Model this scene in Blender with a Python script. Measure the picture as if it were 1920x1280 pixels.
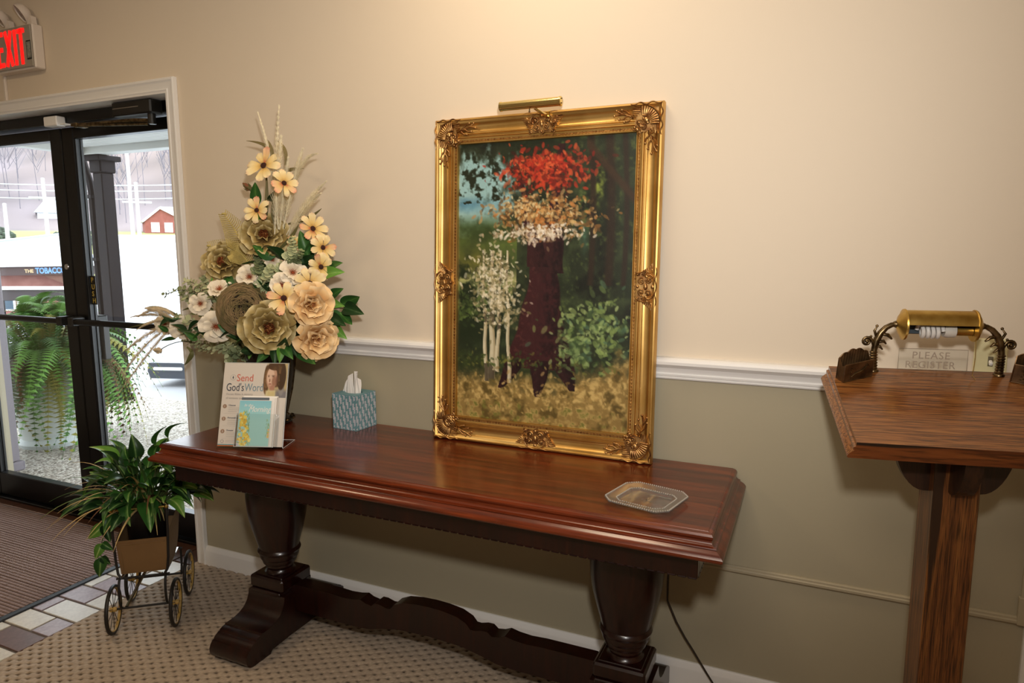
import bpy, bmesh, math, random
import numpy as np
from mathutils import Vector, Matrix

# ------------------------------------------------------------------ camera, light, exposure
scene = bpy.context.scene
COL = scene.collection
for _o in list(bpy.data.objects):
    bpy.data.objects.remove(_o, do_unlink=True)

cam_data = bpy.data.cameras.new('camera')
cam_data.lens = 23.87
cam_data.sensor_width = 36.0
cam_data.clip_start = 0.02
cam_data.clip_end = 1000
cam = bpy.data.objects.new('camera', cam_data)
COL.objects.link(cam)
_yaw, _pitch, _roll = 0.4225, -0.1378, -0.0023
_f0 = Vector((-math.sin(_yaw), math.cos(_yaw), 0)); _r0 = Vector((math.cos(_yaw), math.sin(_yaw), 0)); _u0 = Vector((0, 0, 1))
_fw = _f0 * math.cos(_pitch) + _u0 * math.sin(_pitch)
_up = _u0 * math.cos(_pitch) - _f0 * math.sin(_pitch)
_r = _r0 * math.cos(_roll) + _up * math.sin(_roll)
_u = _up * math.cos(_roll) - _r0 * math.sin(_roll)
cam.matrix_world = Matrix(((_r.x, _u.x, -_fw.x, 0.0), (_r.y, _u.y, -_fw.y, -2.0425), (_r.z, _u.z, -_fw.z, 1.38), (0, 0, 0, 1)))
scene.camera = cam

world = bpy.data.worlds.new('overcast_sky')
scene.world = world
world.use_nodes = True
_bg = world.node_tree.nodes['Background']
_bg.inputs['Color'].default_value = (0.86, 0.93, 1.0, 1)
_bg.inputs['Strength'].default_value = 6.0


def lamp(name, kind, loc, energy, color, size=0.1, target=None, **kw):
    d = bpy.data.lights.new(name, kind)
    d.energy = energy
    d.color = color
    if kind == 'AREA':
        d.shape = 'DISK'; d.size = size
    else:
        d.shadow_soft_size = size
    for k, v in kw.items():
        setattr(d, k, v)
    o = bpy.data.objects.new(name, d)
    COL.objects.link(o)
    o.location = loc
    if target is not None:
        o.rotation_euler = (Vector(target) - Vector(loc)).to_track_quat('-Z', 'Y').to_euler()
    return o


# the camera's flash head, just above the lens, tipped up and to the left
lamp('camera_flash', 'SPOT', (0.03, -1.96, 1.66), 108, (1.0, 0.975, 0.945), size=0.05, target=(-1.0, 0.0, 1.75), spot_size=math.radians(118), spot_blend=1.0)
# warm recessed lamps of the room, above the table and behind the camera
lamp('ceiling_lamp', 'AREA', (-0.85, -0.62, 2.66), 10, (1.0, 0.80, 0.56), size=0.5)
lamp('ceiling_lamp', 'AREA', (-2.7, -1.4, 2.66), 11, (1.0, 0.76, 0.48), size=0.4)
lamp('ceiling_lamp', 'AREA', (-0.3, -2.6, 2.66), 16, (1.0, 0.86, 0.70), size=0.9)

scene.view_settings.view_transform = 'Standard'
scene.view_settings.look = 'None'
scene.view_settings.gamma = 1.0
scene.view_settings.use_curve_mapping = False
scene.view_settings.exposure = 0.0

rnd = random.Random(7)
PI = math.pi


# ------------------------------------------------------------------ materials
def lin(h):
    if isinstance(h, str):
        h = h.lstrip('#')
        v = [int(h[i:i + 2], 16) / 255 for i in (0, 2, 4)]
        return tuple((x / 12.92 if x <= 0.04045 else ((x + 0.055) / 1.055) ** 2.4) for x in v) + (1.0,)
    return tuple(h) + (1.0,) if len(h) == 3 else tuple(h)


def base_mat(name):
    m = bpy.data.materials.new(name)
    m.use_nodes = True
    nt = m.node_tree
    p = nt.nodes['Principled BSDF']
    return m, nt, p


def pmat(name, col, rough=0.5, metal=0.0, var=0.0, vscale=20.0, bump=0.0, bscale=200.0, coat=0.0, spec=0.5, col2=None, emit=None, estr=0.0, stretch=(1, 1, 1), trans=0.0):
    m, nt, p = base_mat(name)
    p.inputs['Base Color'].default_value = lin(col)
    p.inputs['Roughness'].default_value = rough
    p.inputs['Metallic'].default_value = metal
    p.inputs['Coat Weight'].default_value = coat
    p.inputs['Coat Roughness'].default_value = 0.12
    p.inputs['Specular IOR Level'].default_value = spec
    if trans:
        p.inputs['Transmission Weight'].default_value = trans
    if emit is not None:
        p.inputs['Emission Color'].default_value = lin(emit)
        p.inputs['Emission Strength'].default_value = estr
    tc = nt.nodes.new('ShaderNodeTexCoord')
    mp = nt.nodes.new('ShaderNodeMapping')
    mp.inputs['Scale'].default_value = stretch
    nt.links.new(tc.outputs['Object'], mp.inputs['Vector'])
    if var or col2:
        n = nt.nodes.new('ShaderNodeTexNoise')
        n.inputs['Scale'].default_value = vscale
        n.inputs['Detail'].default_value = 5
        nt.links.new(mp.outputs['Vector'], n.inputs['Vector'])
        r = nt.nodes.new('ShaderNodeValToRGB')
        c = lin(col)
        if col2:
            a, b = c, lin(col2)
        else:
            a = tuple(x * (1 - var) for x in c[:3]) + (1,)
            b = tuple(min(1, x * (1 + var)) for x in c[:3]) + (1,)
        r.color_ramp.elements[0].position = 0.35; r.color_ramp.elements[0].color = a
        r.color_ramp.elements[1].position = 0.65; r.color_ramp.elements[1].color = b
        nt.links.new(n.outputs['Fac'], r.inputs['Fac'])
        nt.links.new(r.outputs['Color'], p.inputs['Base Color'])
    if bump:
        n = nt.nodes.new('ShaderNodeTexNoise')
        n.inputs['Scale'].default_value = bscale
        n.inputs['Detail'].default_value = 3
        nt.links.new(mp.outputs['Vector'], n.inputs['Vector'])
        b = nt.nodes.new('ShaderNodeBump')
        b.inputs['Strength'].default_value = bump
        b.inputs['Distance'].default_value = 0.002
        nt.links.new(n.outputs['Fac'], b.inputs['Height'])
        nt.links.new(b.outputs['Normal'], p.inputs['Normal'])
    return m


def wood(name, dark, mid, light, stretch, scale=9.0, rough=0.3, coat=0.3, pores=0.5, wear=None, distort=1.2, pscale=1.0):
    """grain runs along the axis with the small stretch factor"""
    m, nt, p = base_mat(name)
    N = nt.nodes.new; L = nt.links.new
    tc = N('ShaderNodeTexCoord'); mp = N('ShaderNodeMapping')
    mp.inputs['Scale'].default_value = stretch
    L(tc.outputs['Object'], mp.inputs['Vector'])
    n = N('ShaderNodeTexNoise'); n.inputs['Scale'].default_value = scale; n.inputs['Detail'].default_value = 6; n.inputs['Distortion'].default_value = distort
    L(mp.outputs['Vector'], n.inputs['Vector'])
    r = N('ShaderNodeValToRGB')
    e = r.color_ramp.elements
    e[0].position = 0.3; e[0].color = lin(dark)
    e[1].position = 0.72; e[1].color = lin(light)
    x = e.new(0.5); x.color = lin(mid)
    L(n.outputs['Fac'], r.inputs['Fac'])
    n2 = N('ShaderNodeTexNoise'); n2.inputs['Scale'].default_value = scale * 5 * pscale; n2.inputs['Detail'].default_value = 3
    L(mp.outputs['Vector'], n2.inputs['Vector'])
    r2 = N('ShaderNodeValToRGB')
    r2.color_ramp.elements[0].position = 0.38; r2.color_ramp.elements[0].color = (1 - pores, 1 - pores, 1 - pores, 1)
    r2.color_ramp.elements[1].position = 0.52; r2.color_ramp.elements[1].color = (1, 1, 1, 1)
    L(n2.outputs['Fac'], r2.inputs['Fac'])
    mx = N('ShaderNodeMix'); mx.data_type = 'RGBA'; mx.blend_type = 'MULTIPLY'; mx.inputs[0].default_value = 1
    L(r.outputs['Color'], mx.inputs[6]); L(r2.outputs['Color'], mx.inputs[7])
    out = mx.outputs[2]
    if wear:
        n3 = N('ShaderNodeTexNoise'); n3.inputs['Scale'].default_value = wear[1]; n3.inputs['Detail'].default_value = 5
        L(mp.outputs['Vector'], n3.inputs['Vector'])
        r3 = N('ShaderNodeValToRGB'); r3.color_ramp.elements[0].position = wear[2]; r3.color_ramp.elements[1].position = wear[2] + 0.05
        L(n3.outputs['Fac'], r3.inputs['Fac'])
        m3 = N('ShaderNodeMix'); m3.data_type = 'RGBA'
        L(r3.outputs['Color'], m3.inputs[0]); L(out, m3.inputs[6]); m3.inputs[7].default_value = lin(wear[0])
        out = m3.outputs[2]
    L(out, p.inputs['Base Color'])
    p.inputs['Roughness'].default_value = rough
    p.inputs['Coat Weight'].default_value = coat
    p.inputs['Coat Roughness'].default_value = 0.15
    b = N('ShaderNodeBump'); b.inputs['Strength'].default_value = 0.08; b.inputs['Distance'].default_value = 0.001
    L(n2.outputs['Fac'], b.inputs['Height']); L(b.outputs['Normal'], p.inputs['Normal'])
    return m


def axis_ramp(name, stops, axis='Y', absx=False, rough=0.6, var=0.15, vscale=8.0, spec=0.3, sss=0.0):
    """colour that belongs to the thing itself, running along one of its own axes (petals, leaves)"""
    m, nt, p = base_mat(name)
    N = nt.nodes.new; L = nt.links.new
    tc = N('ShaderNodeTexCoord'); sp = N('ShaderNodeSeparateXYZ')
    L(tc.outputs['Object'], sp.inputs[0])
    src = sp.outputs[axis]
    if absx:
        a = N('ShaderNodeMath'); a.operation = 'ABSOLUTE'; L(src, a.inputs[0]); src = a.outputs[0]
    n = N('ShaderNodeTexNoise'); n.inputs['Scale'].default_value = vscale; n.inputs['Detail'].default_value = 4
    L(tc.outputs['Object'], n.inputs['Vector'])
    ma = N('ShaderNodeMath'); ma.operation = 'MULTIPLY_ADD'; ma.inputs[1].default_value = var; L(n.outputs['Fac'], ma.inputs[0]); L(src, ma.inputs[2])
    sb = N('ShaderNodeMath'); sb.operation = 'SUBTRACT'; sb.inputs[1].default_value = var * 0.5; L(ma.outputs[0], sb.inputs[0])
    r = N('ShaderNodeValToRGB')
    e = r.color_ramp.elements
    e[0].position = stops[0][0]; e[0].color = lin(stops[0][1])
    e[1].position = stops[-1][0]; e[1].color = lin(stops[-1][1])
    for s in stops[1:-1]:
        x = e.new(s[0]); x.color = lin(s[1])
    L(sb.outputs[0], r.inputs['Fac'])
    L(r.outputs['Color'], p.inputs['Base Color'])
    p.inputs['Roughness'].default_value = rough
    p.inputs['Specular IOR Level'].default_value = spec
    return m


def glass_mat(name, tint=(0.95, 0.97, 0.97), ior=1.5, rough=0.0):
    """thin sheet glass: clear, with the mirror reflection of its surface"""
    m = bpy.data.materials.new(name); m.use_nodes = True
    nt = m.node_tree; nt.nodes.clear()
    o = nt.nodes.new('ShaderNodeOutputMaterial'); mx = nt.nodes.new('ShaderNodeMixShader')
    t = nt.nodes.new('ShaderNodeBsdfTransparent'); g = nt.nodes.new('ShaderNodeBsdfGlossy'); f = nt.nodes.new('ShaderNodeLayerWeight')
    t.inputs['Color'].default_value = tint + (1,)
    g.inputs['Roughness'].default_value = rough
    f.inputs['Blend'].default_value = 0.5
    pw = nt.nodes.new('ShaderNodeMath'); pw.operation = 'POWER'; pw.inputs[1].default_value = 5
    ma = nt.nodes.new('ShaderNodeMath'); ma.operation = 'MULTIPLY_ADD'; ma.inputs[1].default_value = 0.96; ma.inputs[2].default_value = 0.035
    nt.links.new(f.outputs['Facing'], pw.inputs[0]); nt.links.new(pw.outputs[0], ma.inputs[0])
    nt.links.new(ma.outputs[0], mx.inputs[0]); nt.links.new(t.outputs[0], mx.inputs[1]); nt.links.new(g.outputs[0], mx.inputs[2])
    nt.links.new(mx.outputs[0], o.inputs[0])
    return m


def attr_mat(name, rough=0.5, bump=0.0, bscale=300, coat=0.0):
    m, nt, p = base_mat(name)
    a = nt.nodes.new('ShaderNodeAttribute'); a.attribute_name = 'Col'
    nt.links.new(a.outputs['Color'], p.inputs['Base Color'])
    p.inputs['Roughness'].default_value = rough
    p.inputs['Coat Weight'].default_value = coat
    if bump:
        tc = nt.nodes.new('ShaderNodeTexCoord'); n = nt.nodes.new('ShaderNodeTexNoise'); n.inputs['Scale'].default_value = bscale
        nt.links.new(tc.outputs['Object'], n.inputs['Vector'])
        b = nt.nodes.new('ShaderNodeBump'); b.inputs['Strength'].default_value = bump; b.inputs['Distance'].default_value = 0.001
        nt.links.new(n.outputs['Fac'], b.inputs['Height']); nt.links.new(b.outputs['Normal'], p.inputs['Normal'])
    return m


M = {}
M['wall_up'] = pmat('beige_wall_paint', '#dbccb6', 0.6, bump=0.04, bscale=350, spec=0.3)
M['wall_low'] = pmat('khaki_wall_paint', '#a79d84', 0.55, bump=0.04, bscale=350, spec=0.3)
M['ceil'] = pmat('ceiling_white', '#efe9df', 0.8)
M['trim'] = pmat('white_gloss_paint', '#eae7e2', 0.3, spec=0.5)
M['trimtan'] = pmat('tan_trim_paint', '#aa9e84', 0.45)
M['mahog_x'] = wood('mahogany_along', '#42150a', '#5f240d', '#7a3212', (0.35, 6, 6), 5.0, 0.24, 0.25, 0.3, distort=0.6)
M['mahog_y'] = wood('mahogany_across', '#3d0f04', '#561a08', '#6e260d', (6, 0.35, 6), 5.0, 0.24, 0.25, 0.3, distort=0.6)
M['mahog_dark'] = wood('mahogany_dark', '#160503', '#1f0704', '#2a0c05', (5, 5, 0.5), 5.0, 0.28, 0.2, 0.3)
M['oak_x'] = wood('oak_top', '#5e3416', '#86532a', '#9c6834', (0.6, 16, 16), 5.0, 0.24, 0.3, 0.62, distort=2.4)
M['oak_edge'] = wood('oak_edge', '#4a240e', '#713a17', '#84491f', (0.5, 6, 6), 6.0, 0.32, 0.25, 0.5, wear=('#24170f', 4.0, 0.56))
M['oak_z'] = wood('oak_post', '#452510', '#754621', '#8c5a2b', (22, 22, 0.6), 5.0, 0.36, 0.15, 0.72, wear=('#2e1b0e', 1.6, 0.60), distort=1.2)
M['oak_dark'] = wood('oak_bracket', '#21120a', '#321b0d', '#3c2210', (8, 8, 0.8), 6.0, 0.4, 0.15, 0.4)
M['black_metal'] = pmat('black_anodised', '#050505', 0.32, spec=0.3)
M['black_satin'] = pmat('black_satin', '#15130f', 0.45)
M['chrome'] = pmat('chrome', '#b9b9b9', 0.2, 1.0)
M['gold'] = pmat('gold_leaf', '#dcb46e', 0.42, 1.0, col2='#c59a54', vscale=9, stretch=(1, 1, 1))
M['gilt'] = pmat('aged_gilt', '#cda56a', 0.42, 1.0, col2='#8a5f3a', vscale=60)
M['brass'] = pmat('polished_brass', '#f0d890', 0.2, 1.0)
M['brass_old'] = pmat('tarnished_brass', '#d8b868', 0.36, 1.0, col2='#b08a40', vscale=18)
M['bronze'] = pmat('dark_bronze', '#857050', 0.32, 1.0, col2='#473a28', vscale=60)
M['bronze_box'] = pmat('dark_bronze_box', '#7a5c3c', 0.38, 0.75, col2='#46321f', vscale=30)
M['paper'] = pmat('white_paper', '#e9e4dc', 0.6)
M['shade_inside'] = pmat('lamp_shade_inside', '#4a5256', .5)
M['acrylic'] = glass_mat('clear_acrylic', (0.97, 0.98, 0.98))
M['glass'] = glass_mat('door_glass', (0.97, 0.985, 0.985))
M['concrete'] = pmat('grey_concrete', '#b8b6b2', 0.9, col2='#a3a19c', vscale=3)


# ------------------------------------------------------------------ mesh helpers
class MB:
    def __init__(self):
        self.v = []; self.f = []; self.m = []

    def add(self, vs, fs, mi=0):
        o = len(self.v)
        self.v.extend([tuple(p) for p in vs])
        self.f.extend([tuple(i + o for i in f) for f in fs])
        self.m.extend([mi] * len(fs))

    def box(self, c, s, bev=0.0, mi=0, rot=None):
        hx, hy, hz = s[0] / 2, s[1] / 2, s[2] / 2
        if bev <= 0:
            vs = [(x, y, z) for x in (-hx, hx) for y in (-hy, hy) for z in (-hz, hz)]
            fs = [(0, 1, 3, 2), (4, 6, 7, 5), (0, 4, 5, 1), (2, 3, 7, 6), (0, 2, 6, 4), (1, 5, 7, 3)]
        else:
            b = min(bev, hx * .95, hy * .95, hz * .95)
            vs = []; ix = {}
            for sx in (-1, 1):
                for sy in (-1, 1):
                    for sz in (-1, 1):
                        for k in range(3):
                            d = [hx - b, hy - b, hz - b]; d[k] += b
                            ix[(sx, sy, sz, k)] = len(vs)
                            vs.append((sx * d[0], sy * d[1], sz * d[2]))
            fs = []
            for k in range(3):
                a, c2 = [(1, 2), (2, 0), (0, 1)][k]
                for s_ in (-1, 1):
                    q = []
                    for p_, q_ in ((-1, -1), (1, -1), (1, 1), (-1, 1)):
                        t = [0, 0, 0]; t[k] = s_; t[a] = p_; t[c2] = q_
                        q.append(ix[(t[0], t[1], t[2], k)])
                    fs.append(tuple(q if s_ > 0 else q[::-1]))
                for p_ in (-1, 1):
                    for q_ in (-1, 1):
                        e = []
                        for w_, kk in ((-1, a), (1, a), (1, c2), (-1, c2)):
                            t = [0, 0, 0]; t[k] = w_; t[a] = p_; t[c2] = q_
                            e.append(ix[(t[0], t[1], t[2], kk)])
                        fs.append(tuple(e if p_ * q_ > 0 else e[::-1]))
            for sx in (-1, 1):
                for sy in (-1, 1):
                    for sz in (-1, 1):
                        t = [ix[(sx, sy, sz, k)] for k in range(3)]
                        fs.append(tuple(t if sx * sy * sz > 0 else t[::-1]))
        if rot is not None:
            vs = [rot @ Vector(p) for p in vs]
        self.add([(p[0] + c[0], p[1] + c[1], p[2] + c[2]) for p in vs], fs, mi)

    def bb(self, a, b, bev=0.0, mi=0):
        self.box([(a[i] + b[i]) / 2 for i in range(3)], [abs(b[i] - a[i]) for i in range(3)], bev, mi)

    def tube(self, pts, r, n=8, mi=0, caps=True):
        pts = [Vector(p) for p in pts]
        k = len(pts)
        rs = r if isinstance(r, (list, tuple)) else [r] * k
        t0 = (pts[1] - pts[0]).normalized()
        ref = Vector((0, 0, 1)) if abs(t0.z) < .9 else Vector((1, 0, 0))
        nrm = t0.cross(ref).normalized()
        vs = []; fs = []
        for i in range(k):
            t = (pts[min(i + 1, k - 1)] - pts[max(i - 1, 0)])
            if t.length < 1e-9:
                t = t0
            t.normalize()
            nrm = (nrm - t * nrm.dot(t))
            if nrm.length < 1e-6:
                nrm = t.orthogonal()
            nrm.normalize()
            bn = t.cross(nrm)
            for j in range(n):
                a = 2 * PI * j / n
                vs.append(pts[i] + nrm * (math.cos(a) * rs[i]) + bn * (math.sin(a) * rs[i]))
        for i in range(k - 1):
            for j in range(n):
                fs.append((i * n + j, i * n + (j + 1) % n, (i + 1) * n + (j + 1) % n, (i + 1) * n + j))
        if caps:
            fs.append(tuple(range(n))[::-1]); fs.append(tuple((k - 1) * n + j for j in range(n)))
        self.add(vs, fs, mi)

    def lathe(self, prof, n=32, c=(0, 0, 0), mi=0, axis='z', caps=True, squash=1.0):
        vs = []; fs = []
        for r, z in prof:
            for j in range(n):
                a = 2 * PI * j / n
                x, y = r * math.cos(a), r * math.sin(a) * squash
                p = (x, y, z) if axis == 'z' else ((z, x, y) if axis == 'x' else (x, z, y))
                vs.append((p[0] + c[0], p[1] + c[1], p[2] + c[2]))
        k = len(prof)
        for i in range(k - 1):
            for j in range(n):
                fs.append((i * n + j, i * n + (j + 1) % n, (i + 1) * n + (j + 1) % n, (i + 1) * n + j))
        if caps:
            if prof[0][0] > 1e-6: fs.append(tuple(range(n))[::-1])
            if prof[-1][0] > 1e-6: fs.append(tuple((k - 1) * n + j for j in range(n)))
        self.add(vs, fs, mi)

    def prism(self, poly, a, b, plane='xz', mi=0):
        def P(u, v, w):
            return {'xz': (u, w, v), 'yz': (w, u, v), 'xy': (u, v, w)}[plane]
        n = len(poly)
        vs = [P(u, v, a) for u, v in poly] + [P(u, v, b) for u, v in poly]
        fs = [tuple(range(n)), tuple(range(2 * n - 1, n - 1, -1))]
        fs += [(i, n + i, n + (i + 1) % n, (i + 1) % n) for i in range(n)]
        self.add(vs, fs, mi)

    def ball(self, c, r, n=8, mi=0, sz=(1, 1, 1)):
        vs = [(c[0], c[1], c[2] - r * sz[2])]; fs = []
        m = max(3, n // 2)
        for i in range(1, m):
            t = PI * i / m
            for j in range(n):
                a = 2 * PI * j / n
                vs.append((c[0] + r * sz[0] * math.sin(t) * math.cos(a), c[1] + r * sz[1] * math.sin(t) * math.sin(a), c[2] - r * sz[2] * math.cos(t)))
        vs.append((c[0], c[1], c[2] + r * sz[2]))
        for j in range(n):
            fs.append((0, 1 + (j + 1) % n, 1 + j))
        for i in range(m - 2):
            for j in range(n):
                fs.append((1 + i * n + j, 1 + i * n + (j + 1) % n, 1 + (i + 1) * n + (j + 1) % n, 1 + (i + 1) * n + j))
        e = len(vs) - 1
        for j in range(n):
            fs.append((e, 1 + (m - 2) * n + j, 1 + (m - 2) * n + (j + 1) % n))
        self.add(vs, fs, mi)

    def grid(self, fn, nu, nv, mi=0):
        vs = [fn(i / nu, j / nv) for j in range(nv + 1) for i in range(nu + 1)]
        fs = [(j * (nu + 1) + i, j * (nu + 1) + i + 1, (j + 1) * (nu + 1) + i + 1, (j + 1) * (nu + 1) + i) for j in range(nv) for i in range(nu)]
        self.add(vs, fs, mi)

    def mesh(self, name, mats, sharp=35, smooth=True, fix=True):
        me = bpy.data.meshes.new(name)
        me.from_pydata(self.v, [], self.f)
        if not isinstance(mats, (list, tuple)):
            mats = [mats]
        for m in mats:
            me.materials.append(m)
        if len(mats) > 1:
            me.polygons.foreach_set('material_index', self.m)
        if fix:
            bm = bmesh.new(); bm.from_mesh(me)
            bmesh.ops.recalc_face_normals(bm, faces=bm.faces)
            bm.to_mesh(me); bm.free()
        if smooth:
            me.polygons.foreach_set('use_smooth', [True] * len(me.polygons))
            me.set_sharp_from_angle(angle=math.radians(sharp))
        me.update()
        return me

    def build(self, name, mats, parent=None, **kw):
        return link(name, self.mesh(name, mats, **kw), parent)


def link(name, me, parent=None, loc=(0, 0, 0), rot=None, scale=None):
    o = bpy.data.objects.new(name, me)
    COL.objects.link(o)
    o.location = loc
    if rot is not None: o.rotation_euler = rot
    if scale is not None: o.scale = scale
    if parent is not None: o.parent = parent
    return o


def thing(name, label, cat, loc=(0, 0, 0), rot=(0, 0, 0), group=None):
    o = bpy.data.objects.new(name, None)
    o.empty_display_size = 0.05
    COL.objects.link(o)
    o.location = loc; o.rotation_euler = rot
    return tag(o, label, cat, group)


def tag(o, label, cat, group=None):
    o['label'] = label; o['category'] = cat
    if group: o['group'] = group
    return o


def struct(o, label=None):
    o['kind'] = 'structure'
    if label: o['label'] = label
    return o


def sweep_rect(mb, x0, x1, y0, y1, prof, conv=lambda x, y, h: (x, y, h), mi=0, close=False):
    """mitred moulding: prof = (inset, height) around the rectangle"""
    k = len(prof)
    vs = []
    for i, h in prof:
        for x, y in ((x0 + i, y0 + i), (x1 - i, y0 + i), (x1 - i, y1 - i), (x0 + i, y1 - i)):
            vs.append(conv(x, y, h))
    fs = []
    for a in range(k - 1 if not close else k):
        b = (a + 1) % k
        for j in range(4):
            fs.append((a * 4 + j, a * 4 + (j + 1) % 4, b * 4 + (j + 1) % 4, b * 4 + j))
    mb.add(vs, fs, mi)


def text_mesh(s, size, shear=0.0, spacing=1.0, ex=0.0004, bold=0.0):
    cu = bpy.data.curves.new('lettering', 'FONT')
    cu.body = s; cu.size = size; cu.extrude = ex; cu.shear = shear; cu.space_character = spacing; cu.offset = bold
    cu.resolution_u = 3
    o = bpy.data.objects.new('lettering', cu)
    COL.objects.link(o)
    bpy.context.view_layer.update()
    dg = bpy.context.evaluated_depsgraph_get()
    me = bpy.data.meshes.new_from_object(o.evaluated_get(dg))
    bpy.data.objects.remove(o, do_unlink=True)
    return me


def text(name, s, size, mat, parent, loc, rot, sx=1.0, **kw):
    me = text_mesh(s, size, **kw)
    me.materials.clear(); me.materials.append(mat)
    return link(name, me, parent, loc, rot, (sx, 1, 1))


def noise2(w, h, scale, oct=4, seed=0):
    rs = np.random.RandomState(seed)
    out = np.zeros((h, w)); amp = 1.0; tot = 0
    for o in range(oct):
        gw, gh = int(scale * 2 ** o) + 2, int(scale * 2 ** o * h / w) + 2
        g = rs.rand(gh + 1, gw + 1)
        ys = np.linspace(0, gh - 1.001, h); xs = np.linspace(0, gw - 1.001, w)
        yi = ys.astype(int); xi = xs.astype(int)
        fy = (ys - yi)[:, None]; fx = (xs - xi)[None, :]
        fy = fy * fy * (3 - 2 * fy); fx = fx * fx * (3 - 2 * fx)
        a = g[yi][:, xi]; b = g[yi][:, xi + 1]; c = g[yi + 1][:, xi]; d = g[yi + 1][:, xi + 1]
        out += amp * ((a * (1 - fx) + b * fx) * (1 - fy) + (c * (1 - fx) + d * fx) * fy)
        tot += amp; amp *= 0.55
    return out / tot


def colour_sheet(name, img, width, height, mat, parent=None, conv=lambda x, y: (x, 0, y)):
    """flat print: one vertex per dab of colour; img[row from top, col] in sRGB 0..1"""
    h, w = img.shape[:2]
    xs = np.linspace(0, width, w); ys = np.linspace(height, 0, h)
    vs = [conv(x, y) for y in ys for x in xs]
    fs = [(j * w + i, j * w + i + 1, (j + 1) * w + i + 1, (j + 1) * w + i) for j in range(h - 1) for i in range(w - 1)]
    me = bpy.data.meshes.new(name)
    me.from_pydata(vs, [], fs)
    me.materials.append(mat)
    c = np.clip(img.reshape(-1, 3), 0, 1)
    l = np.where(c <= 0.04045, c / 12.92, ((c + 0.055) / 1.055) ** 2.4)
    at = me.color_attributes.new('Col', 'FLOAT_COLOR', 'POINT')
    at.data.foreach_set('color', np.concatenate([l, np.ones((len(l), 1))], 1).astype(np.float32).ravel())
    return link(name, me, parent)


def hexc(h):
    h = h.lstrip('#')
    return np.array([int(h[i:i + 2], 16) / 255 for i in (0, 2, 4)])


# ================================================================== THE ROOM
XL, XR, YF, ZC = -5.2, 1.9, -4.6, 2.70          # room extents
DL, DR, DH = -4.27, -2.392, 2.059                # outer edges of the door casing
DI = 0.058                                       # casing width

mb = MB()
rail_z = 1.0
for (a, b, mi) in (((DR - DI + .004, 0, rail_z), (XR, .25, ZC), 0), ((DR - DI + .004, 0, -.03), (XR, .25, rail_z), 1),
                   ((XL, 0, rail_z), (DL + DI - .004, .25, ZC), 0), ((XL, 0, -.03), (DL + DI - .004, .25, rail_z), 1),
                   ((DL + DI - .004, 0, DH - DI + .004), (DR - DI + .004, .25, ZC), 0)):
    mb.bb(a, b, 0, mi)
struct(mb.build('wall_back', [M['wall_up'], M['wall_low']], smooth=False))
for nm, a, b in (('wall_left', (XL - .15, YF, -.03), (XL, .25, ZC)), ('wall_right', (XR, YF, -.03), (XR + .15, .25, ZC)), ('wall_front', (XL - .15, YF - .15, -.03), (XR + .15, YF, ZC))):
    mb = MB(); mb.bb(a, b); struct(mb.build(nm, M['wall_up'], smooth=False))
mb = MB(); mb.bb((XL - .15, YF - .15, ZC), (XR + .15, .25, ZC + .12)); struct(mb.build('ceiling', M['ceil'], smooth=False))

# floor slab; carpet, tiles and grout are its parts
M['slab'] = pmat('floor_underlay', '#4a3d30', 0.9)
mb = MB(); mb.bb((XL - .15, YF - .15, -.15), (XR + .15, .25, -.014)); floor = struct(mb.build('floor', M['slab'], smooth=False))
CX = -2.452                                       # line where the carpet meets the tiles


def var_coords(a, b, fa, fb, fine, coarse):
    l = list(np.arange(a, fa, coarse)) + list(np.arange(fa, fb, fine)) + list(np.arange(fb, b, coarse)) + [b]
    return np.unique(np.round(np.array(l), 5))


xs = var_coords(CX, XR, CX, 0.15, 0.0052, 0.06)
ys = var_coords(YF, -0.002, -1.0, -0.002, 0.0052, 0.06)
X, Y = np.meshgrid(xs, ys)
rs = np.random.RandomState(3)
a = X / .0267; b = Y / .0170
U = (a + b) / 2; V = (a - b) / 2
du = U - np.round(U); dv = V - np.round(V)
pit = np.exp(-((du * du) / .030 + (dv * dv) / .030))
groove = 0.40 * np.exp(-(np.minimum(abs(du), abs(dv)) ** 2) / .005)
fine = (X < .15) & (Y > -1.0)
Z = np.where(fine, -.0085 * pit - .0035 * groove + .0012 * (rs.rand(*X.shape) - .5), -.0022) - .001
me = bpy.data.meshes.new('carpet')
nx, ny = len(xs), len(ys)
idx = np.arange(nx * ny).reshape(ny, nx)
q = np.stack([idx[:-1, :-1], idx[:-1, 1:], idx[1:, 1:], idx[1:, :-1]], -1).reshape(-1, 4)
me.from_pydata(np.stack([X, Y, Z], -1).reshape(-1, 3).tolist(), [], q.tolist())
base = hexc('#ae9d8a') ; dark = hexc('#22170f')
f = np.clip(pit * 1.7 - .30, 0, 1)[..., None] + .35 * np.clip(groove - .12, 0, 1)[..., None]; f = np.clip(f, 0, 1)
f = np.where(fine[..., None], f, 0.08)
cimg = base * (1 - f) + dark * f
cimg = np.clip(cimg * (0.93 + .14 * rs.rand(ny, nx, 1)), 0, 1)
lc = (cimg ** 2.2).reshape(-1, 3)
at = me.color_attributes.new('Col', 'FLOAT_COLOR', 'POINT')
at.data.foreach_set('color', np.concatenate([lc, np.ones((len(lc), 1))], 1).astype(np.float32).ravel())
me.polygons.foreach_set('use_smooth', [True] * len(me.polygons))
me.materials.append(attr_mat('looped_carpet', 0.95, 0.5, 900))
carpet = link('carpet', me, floor); carpet['kind'] = 'stuff'

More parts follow.
